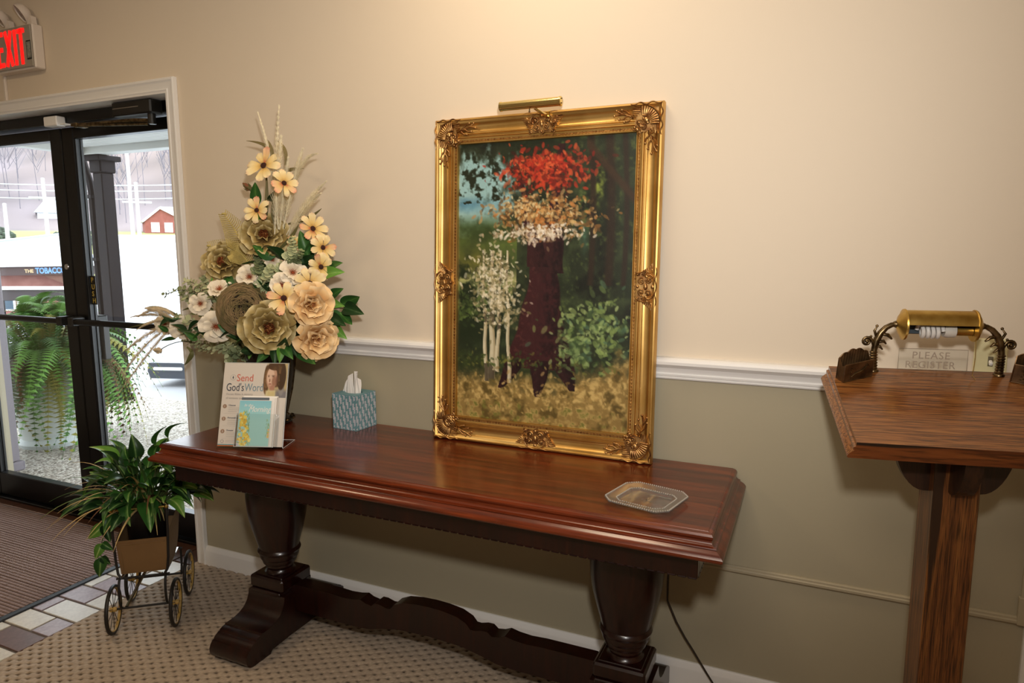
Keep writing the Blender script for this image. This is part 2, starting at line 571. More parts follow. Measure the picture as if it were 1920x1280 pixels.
# tiles
M['grout'] = pmat('grey_grout', '#6d655f', 0.9)
tmats = {'c': pmat('tile_cream', '#d6d0c4', 0.33, var=.08, vscale=90), 'w': pmat('tile_pale', '#dcd8d0', 0.33, var=.06, vscale=90), 'l': pmat('tile_mauve', '#a3949a', 0.33, var=.12, vscale=90),
         'b': pmat('tile_brown', '#6b5149', 0.36, var=.12, vscale=90), 'd': pmat('tile_dark_brown', '#4a2c1c', 0.4, var=.1, vscale=40)}
mb = MB(); mb.bb((-2.905, -1.9, -.014), (CX, .1245, -.005)); g = mb.build('grout', M['grout'], floor, smooth=False)
rows = {0: ('cb', -2.651), 1: ('cl', -2.553), 2: ('lw', -2.656), 3: ('lw', -2.556), 4: ('wl', -2.666), 5: ('cw', -2.556), 6: ('lw', -2.66), 7: ('dd', -2.556), -1: ('lc', -2.553), -2: ('bc', -2.655), -3: ('cl', -2.553), -4: ('lc', -2.655), -5: ('cb', -2.553)}
tile_cache = {}
for k, (cols, seam) in rows.items():
    y0 = -.7615 + .1017 * k
    y1 = y0 + .1017
    if k == 7: y1 = .1243
    for c_, (xa, xb) in zip(cols, ((seam - .2035, seam), (seam, CX))):
        gx = .0045
        key = (round(xb - xa, 3), round(y1 - y0, 3), c_)
        if key not in tile_cache:
            mb = MB(); mb.box((0, 0, 0), (xb - xa - 2 * gx * (1 if xb != CX else .5), y1 - y0 - 2 * gx, .009), .0015)
            tile_cache[key] = mb.mesh('tile', tmats[c_], smooth=False)
        link('tile', tile_cache[key], floor, ((xa + xb) / 2 + (gx / 2 if xb == CX else 0), (y0 + y1) / 2, -.0045))
mb = MB(); mb.bb((DL + DI, -.0, -.0142), (-2.91, .1245, -.0052)); mb.build('grout', M['grout'], floor, smooth=False)
mbt = MB(); mbt.box((0, 0, 0), (.195, .117, .0085), .0015); tme = mbt.mesh('tile', tmats['d'], smooth=False)
for i in range(6):
    link('tile', tme, floor, (-3.01 - .2 * i, .0655, -.0045))

# entrance mat
mat_t = thing('door_mat', 'brown ribbed entrance mat with a dark rubber edge in front of the glass door', 'door mat', (-3.45, -.75, 0))
mx0, mx1, my0, my1 = -4.19, -2.709, -1.65, .052
xs = var_coords(mx0 + .02, mx1 - .022, -3.95, mx1 - .022, .0042, .05)
ys = var_coords(my0 + .02, my1 - .004, -.78, my1 - .004, .0034, .05)
X, Y = np.meshgrid(xs, ys)
rib = np.abs(np.sin(PI * Y / .0162)) ** .6
row = np.floor(Y / .0162)
bead = np.abs(np.sin(PI * (X / .0155 + .5 * (row % 2)))) ** .7
Z = .0055 + .0055 * rib * (.35 + .65 * bead)
me = bpy.data.meshes.new('mat_pile')
nx, ny = len(xs), len(ys); idx = np.arange(nx * ny).reshape(ny, nx)
q = np.stack([idx[:-1, :-1], idx[:-1, 1:], idx[1:, 1:], idx[1:, :-1]], -1).reshape(-1, 4)
me.from_pydata(np.stack([X + 3.45, Y + .75, Z], -1).reshape(-1, 3).tolist(), [], q.tolist())
mc = hexc('#9b857d') * (rib * (.4 + .6 * bead))[..., None] ** .7 + hexc('#3f312e') * (1 - (rib * (.4 + .6 * bead))[..., None] ** .7)
far = ((X < -3.95) | (Y < -.78))[..., None]; mc = np.where(far, hexc('#85716a'), mc)
at = me.color_attributes.new('Col', 'FLOAT_COLOR', 'POINT')
at.data.foreach_set('color', np.concatenate([(mc ** 2.2).reshape(-1, 3), np.ones((nx * ny, 1))], 1).astype(np.float32).ravel())
me.materials.append(attr_mat('mat_fibre', .95, .3, 700))
o = link('mat_pile', me, mat_t); o['kind'] = 'stuff'
mb = MB()
sweep_rect(mb, mx0 + 3.45, mx1 + 3.45, my0 + .75, my1 + .75, [(0, 0), (.003, .006), (.02, .0085), (.024, .0085), (.024, .001)])
mb.bb((mx0 + 3.45 + .01, my0 + .75 + .01, .0005), (mx1 + 3.45 - .01, my1 + .75 - .01, .003))
mb.build('rubber_edge', pmat('mat_rubber', '#2a2c30', 0.5), mat_t)

# mouldings
railp = [(0, .985), (.008, .985), (.0105, .989), (.0065, .9925), (.012, .995), (.0135, 1.0005), (.0095, 1.0045), (.013, 1.012), (.017, 1.020), (.0245, 1.0265), (.030, 1.0315), (.031, 1.040), (.028, 1.047), (.022, 1.0515), (0, 1.053)]
mb = MB()
mb.prism([(-a, z) for a, z in railp], DR, XR, 'yz'); mb.prism([(-a, z) for a, z in railp], XL, DL, 'yz')
struct(mb.build('trim_1', M['trim'], sharp=20), 'white moulded chair rail between the two wall colours')
bp = [(0, -.012), (.0145, -.012), (.0145, .060), (.0135, .066), (.0105, .072), (.009, .078), (.006, .083), (0, .083)]
mb = MB(); mb.prism([(-a, z) for a, z in bp], DR, .535, 'yz'); mb.prism([(-a, z) for a, z in bp], XL, DL, 'yz')
struct(mb.build('baseboard_back', M['trim'], sharp=25))
cp = [(0, 0), (0, .017), (.004, .0195), (.010, .019), (.016, .0145), (.019, .0135), (.040, .011), (.043, .0135), (.047, .0135), (.050, .011), (.0575, .0095), (.058, .007), (.058, -.10)]
mb = MB(); vs = []
for i, h in cp:
    vs += [(DR - i, -h, -.012), (DR - i, -h, DH - i), (DL + i, -h, DH - i), (DL + i, -h, -.012)]
fs = [(a * 4 + j, a * 4 + j + 1, (a + 1) * 4 + j + 1, (a + 1) * 4 + j) for a in range(len(cp) - 1) for j in range(3)]
mb.add(vs, fs); struct(mb.build('trim_2', M['trim'], sharp=25), 'white moulded casing around the glass doors')
# box moulding on the lower wall, painted like the wall
pp = [(0, 0), (0, .008), (.004, .0115), (.010, .012), (.013, .009), (.018, .009), (.021, .005), (.021, 0)]
mb = MB()
mb.prism([(-h, .4085 + i) for i, h in pp], -2.2, .5295, 'yz')
mb.prism([(.5235 - .0015 + i, -h) for i, h in pp], .4085, .985, 'xy'); mb.bb((.5175, -.0145, .4085), (.5485, 0, .485), .002); mb.bb((.5445, -.010, .4085), (.60, 0, .985), .002)
struct(mb.build('trim_3', M['trimtan'], sharp=25), 'tan painted panel moulding on the lower wall')
mb = MB(); mb.prism([(.5355 + i, -h * 1.35) for i, h in pp], -.012, .4075, 'xy'); mb.bb((.556, -.016, -.012), (.63, 0, .4075), .002)
struct(mb.build('trim_4', [M['trim']], sharp=25), 'white casing at the far right of the lower wall')

# ------------------------------------------------------------------ glass doors
mb = MB()
mb.bb((DL + DI + .0005, .076, 1.952), (DR - DI - .0005, .178, DH - DI - .0005), .003)
mb.bb((DL + DI + .0005, .10, -.0135), (DR - DI - .0005, .19, .012), .003)
struct(mb.build('trim_5', M['black_metal']), 'black aluminium door header and threshold')


def door(name, x0, x1, handle_side, extra):
    d = bpy.data.objects.new(name, None)
    COL.objects.link(d); d.location = ((x0 + x1) / 2, .15, 0.012); d['kind'] = 'structure'; d['label'] = extra
    c = (x0 + x1) / 2
    w = (x1 - x0) / 2
    for a, b in ((-w + .002, -w + .086), (w - .086, w - .002)):
        mb = MB(); mb.bb((a, -.025, .003), (b, .022, 1.934), .004); mb.build('stile', M['black_metal'], d)
    for nm, za, zb in (('bottom_rail', .003, .128), ('top_rail', 1.881, 1.934)):
        mb = MB(); mb.bb((-w + .0865, -.025, za), (w - .0865, .022, zb), .004); mb.build(nm, M['black_metal'], d)
    mb = MB(); mb.bb((-w + .082, -.0035, .124), (w - .082, .0035, 1.885)); mb.build('glass_pane', M['glass'], d, smooth=False)
    mb = MB()
    for a in (-w + .088, w - .088):
        for s in (-.0125, .0125):
            mb.bb((a - .003, s - .006, .128), (a + .003, s + .006, 1.881), .001)
    mb.build('glazing_bead', M['black_satin'], d)
    mb = MB(); mb.tube([(-w + .03, -.075, 1.015), (w - .03, -.075, 1.015)], .015, 12)
    pb = mb.build('push_bar', M['black_metal'], d)
    for a in (-w + .043, w - .043):
        mb = MB(); mb.bb((a - .02, -.092, .993), (a + .02, -.0255, 1.037), .004); mb.build('bar_bracket', M['black_satin'], pb)
    s = w
    if handle_side > 0:
        mb = MB(); mb.lathe([(.0, -.0285), (.013, -.0285), (.015, -.0255)], 16, (s - .043 * handle_side, 0, 1.278), axis='y'); mb.build('lock_cylinder', M['chrome'], d)
    return d, w


d1, w1 = door('door_1', -4.2115, -3.3325, 1, 'left leaf of the black framed glass door')
d2, w2 = door('door_2', -3.3305, -2.4515, -1, 'right leaf of the black framed glass door, with closer arm and push sticker')
# outside pull of the right leaf
mb = MB(); mb.bb((-w2 + .01, .05, .81), (-w2 + .075, .085, .985), .004); mb.bb((-w2 + .012, .0235, .985), (-w2 + .07, .085, 1.035), .006); mb.bb((-w2 + .03, .023, .83), (-w2 + .055, .055, .86))
mb.build('pull_handle', M['black_satin'], d2)
mb = MB(); mb.bb((-w2 + .088, -.0052, 1.095), (-w2 + .128, -.0036, 1.235), .0006)
st = mb.build('push_sticker', pmat('sticker_black', '#17150f', .4), d2)
M['yellow_print'] = pmat('yellow_print', '#b9a04a', .5)
for i, ch in enumerate('PUSH'):
    text('sticker_letter', ch, .034, M['yellow_print'], st, (-w2 + .0975, -.0056, 1.2035 - i * .0335), (PI / 2, 0, 0), 1.0, bold=.0006)
# door closer
cl = thing('door_closer', 'black overhead door closer with its folded arm under the door header', 'door closer', (-2.70, .071, 1.968))
mb = MB(); mb.bb((-.11, -.058, -.028), (.13, .0045, .03), .006); mb.build('closer_body', M['black_satin'], cl)
mb = MB(); mb.lathe([(.016, -.07), (.016, -.028)], 14, (.10, -.03, 0)); mb.build('closer_spindle', M['black_satin'], cl)
mb = MB(); mb.tube([(.10, -.035, -.056), (.02, -.05, -.05), (-.36, -.045, -.040)], [.009, .008, .006], 8); mb.build('closer_arm', M['bronze'], cl)
mb = MB(); mb.tube([(.09, -.04, -.070), (-.36, -.05, -.046)], .006, 8); mb.ball((-.362, -.05, -.044), .011, 10); mb.bb((-.385, -.06, -.05), (-.345, -.0, -.034), .003); mb.build('closer_arm', M['bronze'], cl)
mb = MB(); mb.bb((-.1, -.0595, .0), (.06, -.0578, .004)); mb.build('closer_plate', M['chrome'], cl)
se = thing('door_sensor', 'small white contact sensor on the black door header', 'sensor', (-3.235, .076, 1.958))
mb = MB(); mb.bb((-.068, -.045, -.022), (.025, -.0005, .022), .004); mb.build('sensor_case', M['trim'], se)
mb = MB(); mb.bb((.0255, -.03, -.018), (.062, -.0005, -.012), .001); mb.tube([(.05, -.02, -.019), (.05, -.02, -.022)], .004, 8); mb.build('sensor_tab', M['trim'], se)

# ------------------------------------------------------------------ exit sign
M['sign_grey'] = pmat('sign_face', '#9c9384', .5)
M['sign_shell'] = pmat('sign_shell', '#ddd0c2', .45)
M['exit_red'] = pmat('exit_red', '#ff1c1c', .4, emit='#ff1512', estr=1.1)
ex = thing('exit_sign', 'lit red exit sign with twin emergency lamp heads above the glass door', 'exit sign', (-3.345, 0, 2.17))
mb = MB(); mb.bb((-.15, -.046, 0), (.15, -.0005, .187), .005); mb.build('sign_shell', M['sign_shell'], ex)
mb = MB(); mb.bb((-.143, -.0535, .006), (.143, -.0462, .181), .002); fp = mb.build('face_plate', M['sign_grey'], ex)


def stroke_letter(strokes, ox):
    m_ = MB()
    for (xa, za, xb, zb, wd) in strokes:
        d_ = Vector((xb - xa, 0, zb - za)); n_ = Vector((-d_.z, 0, d_.x)).normalized() * wd / 2
        p = [Vector((xa, 0, za)) + n_, Vector((xa, 0, za)) - n_, Vector((xb, 0, zb)) - n_, Vector((xb, 0, zb)) + n_]
        m_.prism([(ox + q_.x, q_.z) for q_ in p], -.0562, -.0537, 'xz')
    return m_


zt, zb_ = .169, .019
hm = (zt + zb_) / 2
wd = .019
for nm, ox, S_ in (('letter', -.102, [(.0095, zb_, .0095, zt, wd), (0, zt - wd / 2, .05, zt - wd / 2, wd), (0, hm, .044, hm, wd), (0, zb_ + wd / 2, .05, zb_ + wd / 2, wd)]),
                   ('letter', -.042, [(.008, zb_, .048, zt, wd), (.008, zt, .048, zb_, wd)]),
                   ('letter', .024, [(.0095, zb_, .0095, zt, wd)]),
                   ('letter', .051, [(.026, zb_, .026, zt, wd), (0, zt - wd / 2, .052, zt - wd / 2, wd)])):
    stroke_letter(S_, ox).build(nm, M['exit_red'], fp, smooth=False)
mb = MB(); mb.bb((.110, -.0552, .035), (.141, -.0537, .115), .0005); mb.build('arrow_frame', M['black_satin'], fp)
mb = MB(); mb.bb((.115, -.0562, .041), (.139, -.0553, .109), .0005); mb.build('arrow_cover', pmat('arrow_cover', '#8b887c', .6, var=.3, vscale=120), fp)
for hx in (.085, -.075):
    mb = MB(); mb.prism([(hx + .012, .187), (hx + .048, .187), (hx + .042, .222), (hx + .022, .232)], -.035, -.012, 'xz'); yk = mb.build('lamp_bracket', M['sign_shell'], ex)
    mb = MB()
    R = Matrix.Rotation(.55, 3, 'Y') @ Matrix.Rotation(-.85, 3, 'X')
    m2 = MB(); m2.lathe([(.0, .030), (.018, .028), (.033, .018), (.040, .002), (.040, -.012), (.036, -.012), (.034, -.006), (.0, -.002)], 28)
    mb.add([R @ Vector(p) + Vector((hx - .004, -.04, .238)) for p in m2.v], m2.f); mb.build('lamp_head', M['sign_shell'], ex)
    mb = MB(); m2 = MB(); m2.lathe([(.0, -.0085), (.02, -.0095), (.0335, -.0075), (.0335, -.0065), (0, -.0045)], 24)
    mb.add([R @ Vector(p) + Vector((hx - .004, -.04, .238)) for p in m2.v], m2.f); mb.build('lamp_lens', pmat('lamp_lens', '#8d7d78', .15, .6, var=.4, vscale=90), ex)
mb = MB(); mb.bb((-.157, -.012, -.11), (-.143, -.0005, -.0005), .002); mb.build('cable_channel', M['sign_shell'], ex)

# ------------------------------------------------------------------ light switch on the wall
sw = thing('light_switch', 'ivory toggle light switch plate on the wall behind the oak stand', 'light switch', (.408, 0, 1.092))
M['ivory'] = pmat('ivory_plastic', '#d8cfa2', .35)
mb = MB(); mb.box((0, -.003, 0), (.072, .006, .115), .003); mb.build('switch_plate', M['ivory'], sw)
mb = MB(); mb.box((0, -.0065, 0), (.011, .001, .025)); mb.build('toggle_slot', pmat('slot_dark', '#6a6046', .5), sw)
mb = MB(); mb.box((0, -.012, -.003), (.008, .014, .010), .002, rot=Matrix.Rotation(.5, 3, 'X')); mb.build('toggle', M['trim'], sw)
for z in (.030, -.030):
    mb = MB(); mb.lathe([(0, -.0078), (.0032, -.0072), (.0035, -.006)], 12, (0, 0, z), axis='y'); mb.build('screw', M['ivory'], sw)

# ================================================================== OUTSIDE
E1 = Vector((-.82, .57, 0)).normalized(); T1 = Vector((.57, .82, 0)).normalized()
OR = Vector((-3.3, .2, 0))


def zg(s):
    pts = [(-5, -.13), (7, -.13), (20, -3.0), (55, -3.0), (95, 2.9), (108, 3.45), (125, 4.5), (160, 14), (330, 66), (420, 70)]
    for (a, za), (b, zb2) in zip(pts, pts[1:]):
        if s <= b:
            return za + (zb2 - za) * max(0, (s - a)) / (b - a)
    return 70


# porch slab of pebbled concrete
def pebble():
    m, nt, p = base_mat('exposed_aggregate')
    tc = nt.nodes.new('ShaderNodeTexCoord'); v = nt.nodes.new('ShaderNodeTexVoronoi'); v.inputs['Scale'].default_value = 75
    nt.links.new(tc.outputs['Object'], v.inputs['Vector'])
    r = nt.nodes.new('ShaderNodeValToRGB'); e = r.color_ramp.elements
    e[0].position = 0.0; e[0].color = lin('#c9c4ba'); e[1].position = 1; e[1].color = lin('#6a6259'); x = e.new(.5); x.color = lin('#a59c8f')
    sp = nt.nodes.new('ShaderNodeSeparateColor'); nt.links.new(v.outputs['Color'], sp.inputs[0]); nt.links.new(sp.outputs[0], r.inputs['Fac'])
    nt.links.new(r.outputs['Color'], p.inputs['Base Color']); p.inputs['Roughness'].default_value = .8
    b = nt.nodes.new('ShaderNodeBump'); b.inputs['Distance'].default_value = .004; b.invert = True
    nt.links.new(v.outputs['Distance'], b.inputs['Height']); nt.links.new(b.outputs['Normal'], p.inputs['Normal'])
    return m


mb = MB(); mb.bb((-6.05, .2505, -.14), (1.0, 2.3, -.02)); mb.bb((DL + DI, .1905, -.14), (DR - DI, .2504, -.02)); struct(mb.build('porch_floor', pebble(), smooth=False))
# ground: car park, street, yard and wooded hill as one terrain
ss = np.concatenate([np.arange(-1, 24, 1.2), np.arange(24, 110, 4), np.arange(110, 400, 7)])
tt = np.arange(-220, 221, 6.0)
hn = noise2(len(tt), len(ss), 9, 5, 4)
vs, cols = [], []
hc = [hexc(c) for c in ('#5f5f6a', '#74625c', '#84848c', '#9b9690')]
for i, s in enumerate(ss):
    for j, t in enumerate(tt):
        z = zg(s) + ((hn[i, j] - .5) * 26 if s > 125 else 0) * min(1, max(0, (s - 125) / 60))
        vs.append(tuple(OR + E1 * float(s) + T1 * float(t) + Vector((0, 0, z))))
        if s < 16: c = hexc('#9a9a9c')
        elif s < 58: c = hexc('#a2a3a6')
        elif s < 112: c = hexc('#7d7d48')
        else:
            k = hn[i, j]; c = hc[0] * (1 - k) + hc[1] * k
            c = c * (.85 + .3 * rnd.random()) + (hexc('#5a5230') - .25) * .25 * max(0, k - .55) * 4
        cols.append(c)
fs = [(i * len(tt) + j, i * len(tt) + j + 1, (i + 1) * len(tt) + j + 1, (i + 1) * len(tt) + j) for i in range(len(ss) - 1) for j in range(len(tt) - 1)]
me = bpy.data.meshes.new('ground'); me.from_pydata(vs, [], fs)
lc = np.array(cols) ** 2.2
at = me.color_attributes.new('Col', 'FLOAT_COLOR', 'POINT'); at.data.foreach_set('color', np.concatenate([lc, np.ones((len(lc), 1))], 1).astype(np.float32).ravel())
me.polygons.foreach_set('use_smooth', [True] * len(fs)); me.materials.append(attr_mat('ground_cover', .95))
struct(link('ground', me), 'car park, street, yard and wooded hill outside')


def P_(s, t, z=0.0): return OR + E1 * s + T1 * t + Vector((0, 0, z))
def st_of(x, y):
    d = Vector((x, y, 0)) - OR; return d.dot(E1), d.dot(T1)


ANG = math.atan2(T1.y, T1.x)                     # local +x = to the right in the view, local +y = away

# bare trees: one stuff object of thin trunks and twigs on the hill
mb = MB()
for i in range(900):
    s = rnd.uniform(128, 300); t = rnd.uniform(-110, 110)
    z = zg(s) - 3; h = rnd.uniform(9, 16)
    p = P_(s, t, z)
    mb.tube([p, p + Vector((rnd.uniform(-.6, .6), rnd.uniform(-.6, .6), h + 3))], [.075, .03], 4, caps=False)
    for k in range(7):
        a = rnd.uniform(.3, .95); q0 = p + Vector((0, 0, 3 + h * a)); an = rnd.uniform(0, 2 * PI); L = (1.1 - a) * 6
        mb.tube([q0, q0 + Vector((math.cos(an) * L * .6, math.sin(an) * L * .6, L))], [.05, .025], 3, caps=False)
o = mb.build('bare_trees', pmat('grey_bark', '#69656c', .95), fix=False); o['kind'] = 'stuff'; o['label'] = 'leafless grey trees covering the far hillside'; o['category'] = 'trees'

# porch: corner column, wall column, ribbed ceiling
M['porch_brown'] = pmat('porch_brown_paint', '#1d1718', 0.75, spec=.2)


def column(x, y, wd, label, mat, cap=True):
    c = thing('porch_column', label, 'column', (x, y, -.02))
    mb = MB(); mb.box((0, 0, 1.06), (wd, wd, 2.0), .008); mb.build('shaft', mat, c)
    if cap:
        mb = MB(); mb.box((0, 0, 2.13), (wd * 1.25, wd * 1.25, .14), .01); mb.box((0, 0, 2.185), (wd * 1.8, wd * 1.8, .045), .006); mb.build('capital', mat, c)
    else:
        mb = MB(); mb.box((0, 0, 2.13), (wd * 1.2, wd * 1.2, .14), .006); mb.build('capital', mat, c)
    mb = MB(); mb.box((0, 0, .03), (wd * 1.3, wd * 1.3, .06), .008); mb.build('base', mat, c)
    return c


column(-5.85, 2.11, .12, 'dark brown square porch column at the corner of the pebbled porch', M['porch_brown'])
column(-4.635, .43, .12, 'pale grey porch column just outside the left glass leaf', pmat('pale_grey_paint', '#6d666e', .5), False)
dsp = thing('downspout', 'dark brown gutter downspout bending down beside the porch column', 'downspout', (-6.035, 2.11, -.02))
mb = MB(); mb.tube([(-.08, 0, 2.24), (-.07, 0, 2.18), (0, 0, 1.98), (.01, 0, 1.9), (.01, 0, 1.0), (.01, 0, .08)], .03, 8); mb.build('pipe', M['porch_brown'], dsp)
mb = MB(); mb.box((.01, 0, 1.3), (.075, .075, .03)); mb.box((.01, 0, 1.86), (.075, .075, .03)); mb.tube([(.01, 0, .1), (-.05, -.02, .0)], .032, 8); mb.build('strap', M['porch_brown'], dsp)
pc = bpy.data.objects.new('porch_ceiling', None); COL.objects.link(pc); pc['kind'] = 'structure'; pc['label'] = 'white ribbed porch ceiling outside the door'
M['soffit'] = pmat('white_soffit', '#b9bab6', .5)
mb = MB(); mb.bb((-5.98, 1.98, 2.19), (1.0, 2.10, 2.40), .004); mb.bb((-5.98, .251, 2.19), (-5.88, 1.98, 2.40), .004); mb.build('fascia', M['soffit'], pc)
mb = MB(); mb.bb((-5.87, 0.251, 2.26), (1.0, 1.979, 2.36)); mb.build('roof_deck', M['soffit'], pc, smooth=False)
pl = MB(); pl.prism([(-.048, .02), (-.048, .004), (-.030, 0), (-.005, 0), (0, .010), (.005, 0), (.030, 0), (.048, .004), (.048, .02)], -3.435, 3.435, 'yz')
plm = pl.mesh('panel', M['soffit'], sharp=20)
for i in range(17):
    link('panel', plm, pc, (-2.435, .305 + i * .0985, 2.235))

# low rail beyond the porch
rl = thing('guard_rail', 'dark brown guard rail with a pale top board beyond the ferns', 'guard rail', (-8.05, 2.05, -.13), (0, 0, math.atan2(.29, .64)))
mb = MB(); mb.box((0, 0, 1.03), (2.3, .06, .11), .004); mb.build('rail', pmat('rail_brown', '#30272a', .6), rl)
mb = MB(); mb.box((0, 0, 1.103), (2.3, .12, .03), .003); mb.build('top_board', M['trim'], rl)
for x in (-1.05, -.35, .35, 1.05):
    mb = MB(); mb.box((x, 0, .485), (.07, .058, .97), .003); mb.build('post', M['porch_brown'], rl)

# shop with the TOBACCO sign
M['brick_far'] = pmat('pink_brick', '#96685f', .9, col2='#865850', vscale=3)
s0, t0 = st_of(-42.2, 23.1)
sh = thing('shop', 'brick shop with a pale metal roof and a tobacco sign beyond the ferns', 'shop', P_(s0, t0, -3.02), (0, 0, ANG))
mb = MB(); mb.bb((-9, .6, 0), (2.6, 9, 2.9)); mb.build('wall', M['brick_far'], sh, smooth=False)
mb = MB(); mb.prism([(-9.8, 3.35), (3.2, 3.35), (3.2, 3.5), (2.2, 5.35), (-4.0, 4.6), (-9.8, 3.6)], -.5, 9.5, 'xz'); mb.build('roof', pmat('white_metal_roof', '#d9dbdd', .4), sh, smooth=False)
mb = MB(); mb.tube([(2.4, -.55, 5.38), (-9.8, -.55, 3.62)], .06, 6); mb.tube([(2.2, -.55, 5.4), (3.2, -.55, 3.6)], .06, 6); mb.build('ridge_cap', pmat('slate_blue', '#a6b0c4', .5), sh)
mb = MB(); mb.bb((-9.8, -.35, 2.85), (3.2, -.2, 3.36)); fb = mb.build('fascia_board', pmat('brown_fascia', '#3f2f2d', .7), sh, smooth=False)
text('sign_letters', 'THE', .27, pmat('sign_cream', '#b89c74', .6), fb, (-.42, -.37, 3.0), (PI / 2, 0, 0), .85, bold=.01)
text('sign_letters', 'TOBACCO &', .46, pmat('sign_blue', '#5f86b4', .6), fb, (.10, -.37, 2.95), (PI / 2, 0, 0), .66, bold=.02)
mb = MB(); mb.prism([(.35, 2.85), (2.6, 2.85), (2.45, 1.95), (2.2, 1.9)], -.2, .59, 'xz'); mb.build('gable_brace', pmat('brown_timber', '#5f3d30', .7), sh, smooth=False)
for xa, xb in ((-2.0, -1.2), (-.9, -.1), (-4.4, -3.2)):
    mb = MB(); mb.bb((xa - .12, .55, .75), (xb + .12, .61, 1.75)); f_ = mb.build('window_frame', M['trim'], sh, smooth=False)
    mb = MB(); mb.bb((xa, .53, .85), (xb, .56, 1.65)); mb.build('pane', pmat('shop_pane', '#3d505e', .2), f_, smooth=False)
mb = MB(); mb.bb((2.25, .55, .9), (2.6, .6, 1.6)); mb.build('window_frame', pmat('red_notice', '#b5505a', .6), sh, smooth=False)

# white flat-fronted building on the right
s0, t0 = st_of(-27.9, 18.7)
wb = thing('white_building', 'plain white metal building with a wide shutter door behind the parked car', 'building', P_(s0, t0, -3.02), (0, 0, ANG))
M['white_metal'] = pmat('white_sheet_metal', '#e4e6e8', .5)
mb = MB(); mb.bb((-.75, 0, 0), (11, 9, 4.75)); mb.build('wall', M['white_metal'], wb, smooth=False)
mb = MB(); mb.bb((-.9, -.15, 4.75), (11.2, 9.2, 4.98)); mb.build('roof_edge', M['white_metal'], wb, smooth=False)
fr = MB(); sweep_rect(fr, .35, 4.35, 0, 4.05, [(0, 0), (0, .06), (.09, .06), (.09, 0)], lambda x, y, h: (x, -h, y)); fr.build('door_frame', pmat('frame_grey', '#c9cfd8', .5), wb, smooth=False)
mb = MB()
for k in range(8): mb.bb((.45, -.03 - .004, .05 + k * .48), (4.25, -.001, .05 + k * .48 + .46), .01)
mb.build('shutter', M['white_metal'], wb, smooth=False)

# brick house on the hillside
s0, t0 = st_of(-88.6, 69.2)
hs = thing('brick_house', 'small red brick house with a white gabled roof on the hillside', 'house', P_(s0, t0, 2.9), (0, 0, ANG))
mb = MB(); mb.prism([(-2.1, 0), (7.5, 0), (7.5, 3.0), (3.0, 3.0), (.0, 4.3), (-2.1, 2.5)], 0, 6, 'xz'); mb.build('wall', pmat('red_brick_far', '#8c5248', .9, col2='#7c443b', vscale=2), hs, smooth=False)
mb = MB(); mb.prism([(-2.5, 2.35), (.0, 4.5), (7.9, 4.35), (7.9, 2.95), (2.2, 2.95), (.0, 4.15), (-2.3, 2.2)], -.3, 6.3, 'xz'); mb.build('roof', pmat('white_roof', '#d8dadd', .5), hs, smooth=False)
for xa in (-1.3, .45):
    mb = MB(); mb.bb((xa, -.06, .8), (xa + 1.1, .02, 2.2)); f_ = mb.build('window_frame', M['trim'], hs, smooth=False)
    mb = MB(); mb.bb((xa + .12, -.08, .95), (xa + .98, -.05, 2.05)); mb.build('pane', pmat('far_pane', '#c3cfdb', .2), f_, smooth=False)
s0, t0 = st_of(-113.98, 69.3)
hs2 = thing('white_house', 'pale house with a pitched roof among trees far up the hillside', 'house', P_(s0, t0, 5.2), (0, 0, ANG))
mb = MB(); mb.bb((-1.8, 0, -1.5), (2.4, 5, 2.0)); mb.build('wall', pmat('pale_siding', '#cfd6da', .7), hs2, smooth=False)
mb = MB(); mb.prism([(-2.2, 1.9), (2.8, 1.9), (.6, 4.2), (-.4, 4.2)], -.4, 5.4, 'xz'); mb.build('roof', pmat('pale_roof', '#c2c8cf', .7), hs2, smooth=False)
mb = MB(); mb.bb((-.2, -.06, .4), (.7, .02, 1.5)); mb.build('window_frame', pmat('far_pane', '#c3cfdb', .2), hs2, smooth=False)

# poles and wires
M['pole'] = pmat('weathered_pole', '#b7babd', .8)
tops = []
for (x, y, zt_, lab, arm) in ((-55.9, 40.0, 9.7, 'tall thin street light pole beside the porch column', 0), (-55.2, 40.1, 7.0, 'utility pole with a crossarm in front of the brick house', 1), (-62.7, 36.8, 7.4, 'pale utility pole above the shop roof, right of the short one', 1), (-65.75, 35.2, 5.2, 'short pale pole at the far left above the shop roof', 0)):
    s0, t0 = st_of(x, y); zb2 = zg(s0) - .1
    p = thing('utility_pole' if arm else 'street_pole', lab, 'pole', P_(s0, t0, zb2), (0, 0, ANG))
    mb = MB(); mb.tube([(0, 0, 0), (0, 0, zt_ - zb2)], [.2, .14], 10); mb.build('pole', M['pole'], p)
    if arm:
        mb = MB(); mb.box((0, 0, zt_ - zb2 - 1.6), (2.3, .16, .16)); mb.build('crossarm', M['pole'], p)
    mb = MB(); mb.lathe([(.16, zt_ - zb2), (.12, zt_ - zb2 + .12), (0, zt_ - zb2 + .14)], 10); mb.build('pole_cap', M['pole'], p)
for i, (za, sag) in enumerate(((7.15, .25), (6.6, .2), (6.0, .3))):
    mb = MB(); pts = []
    for k in range(21):
        u_ = k / 20; q = Vector((-70, 32.5, 0)).lerp(Vector((-50, 44.5, 0)), u_); pts.append((q.x, q.y, za - sag * 4 * u_ * (1 - u_)))
    mb.tube(pts, .045, 5)
    o = mb.build('overhead_wire', M['pole']); tag(o, ('highest', 'middle', 'lowest')[i] + ' of the three overhead wires crossing before the hill', 'wire', 'overhead wires')

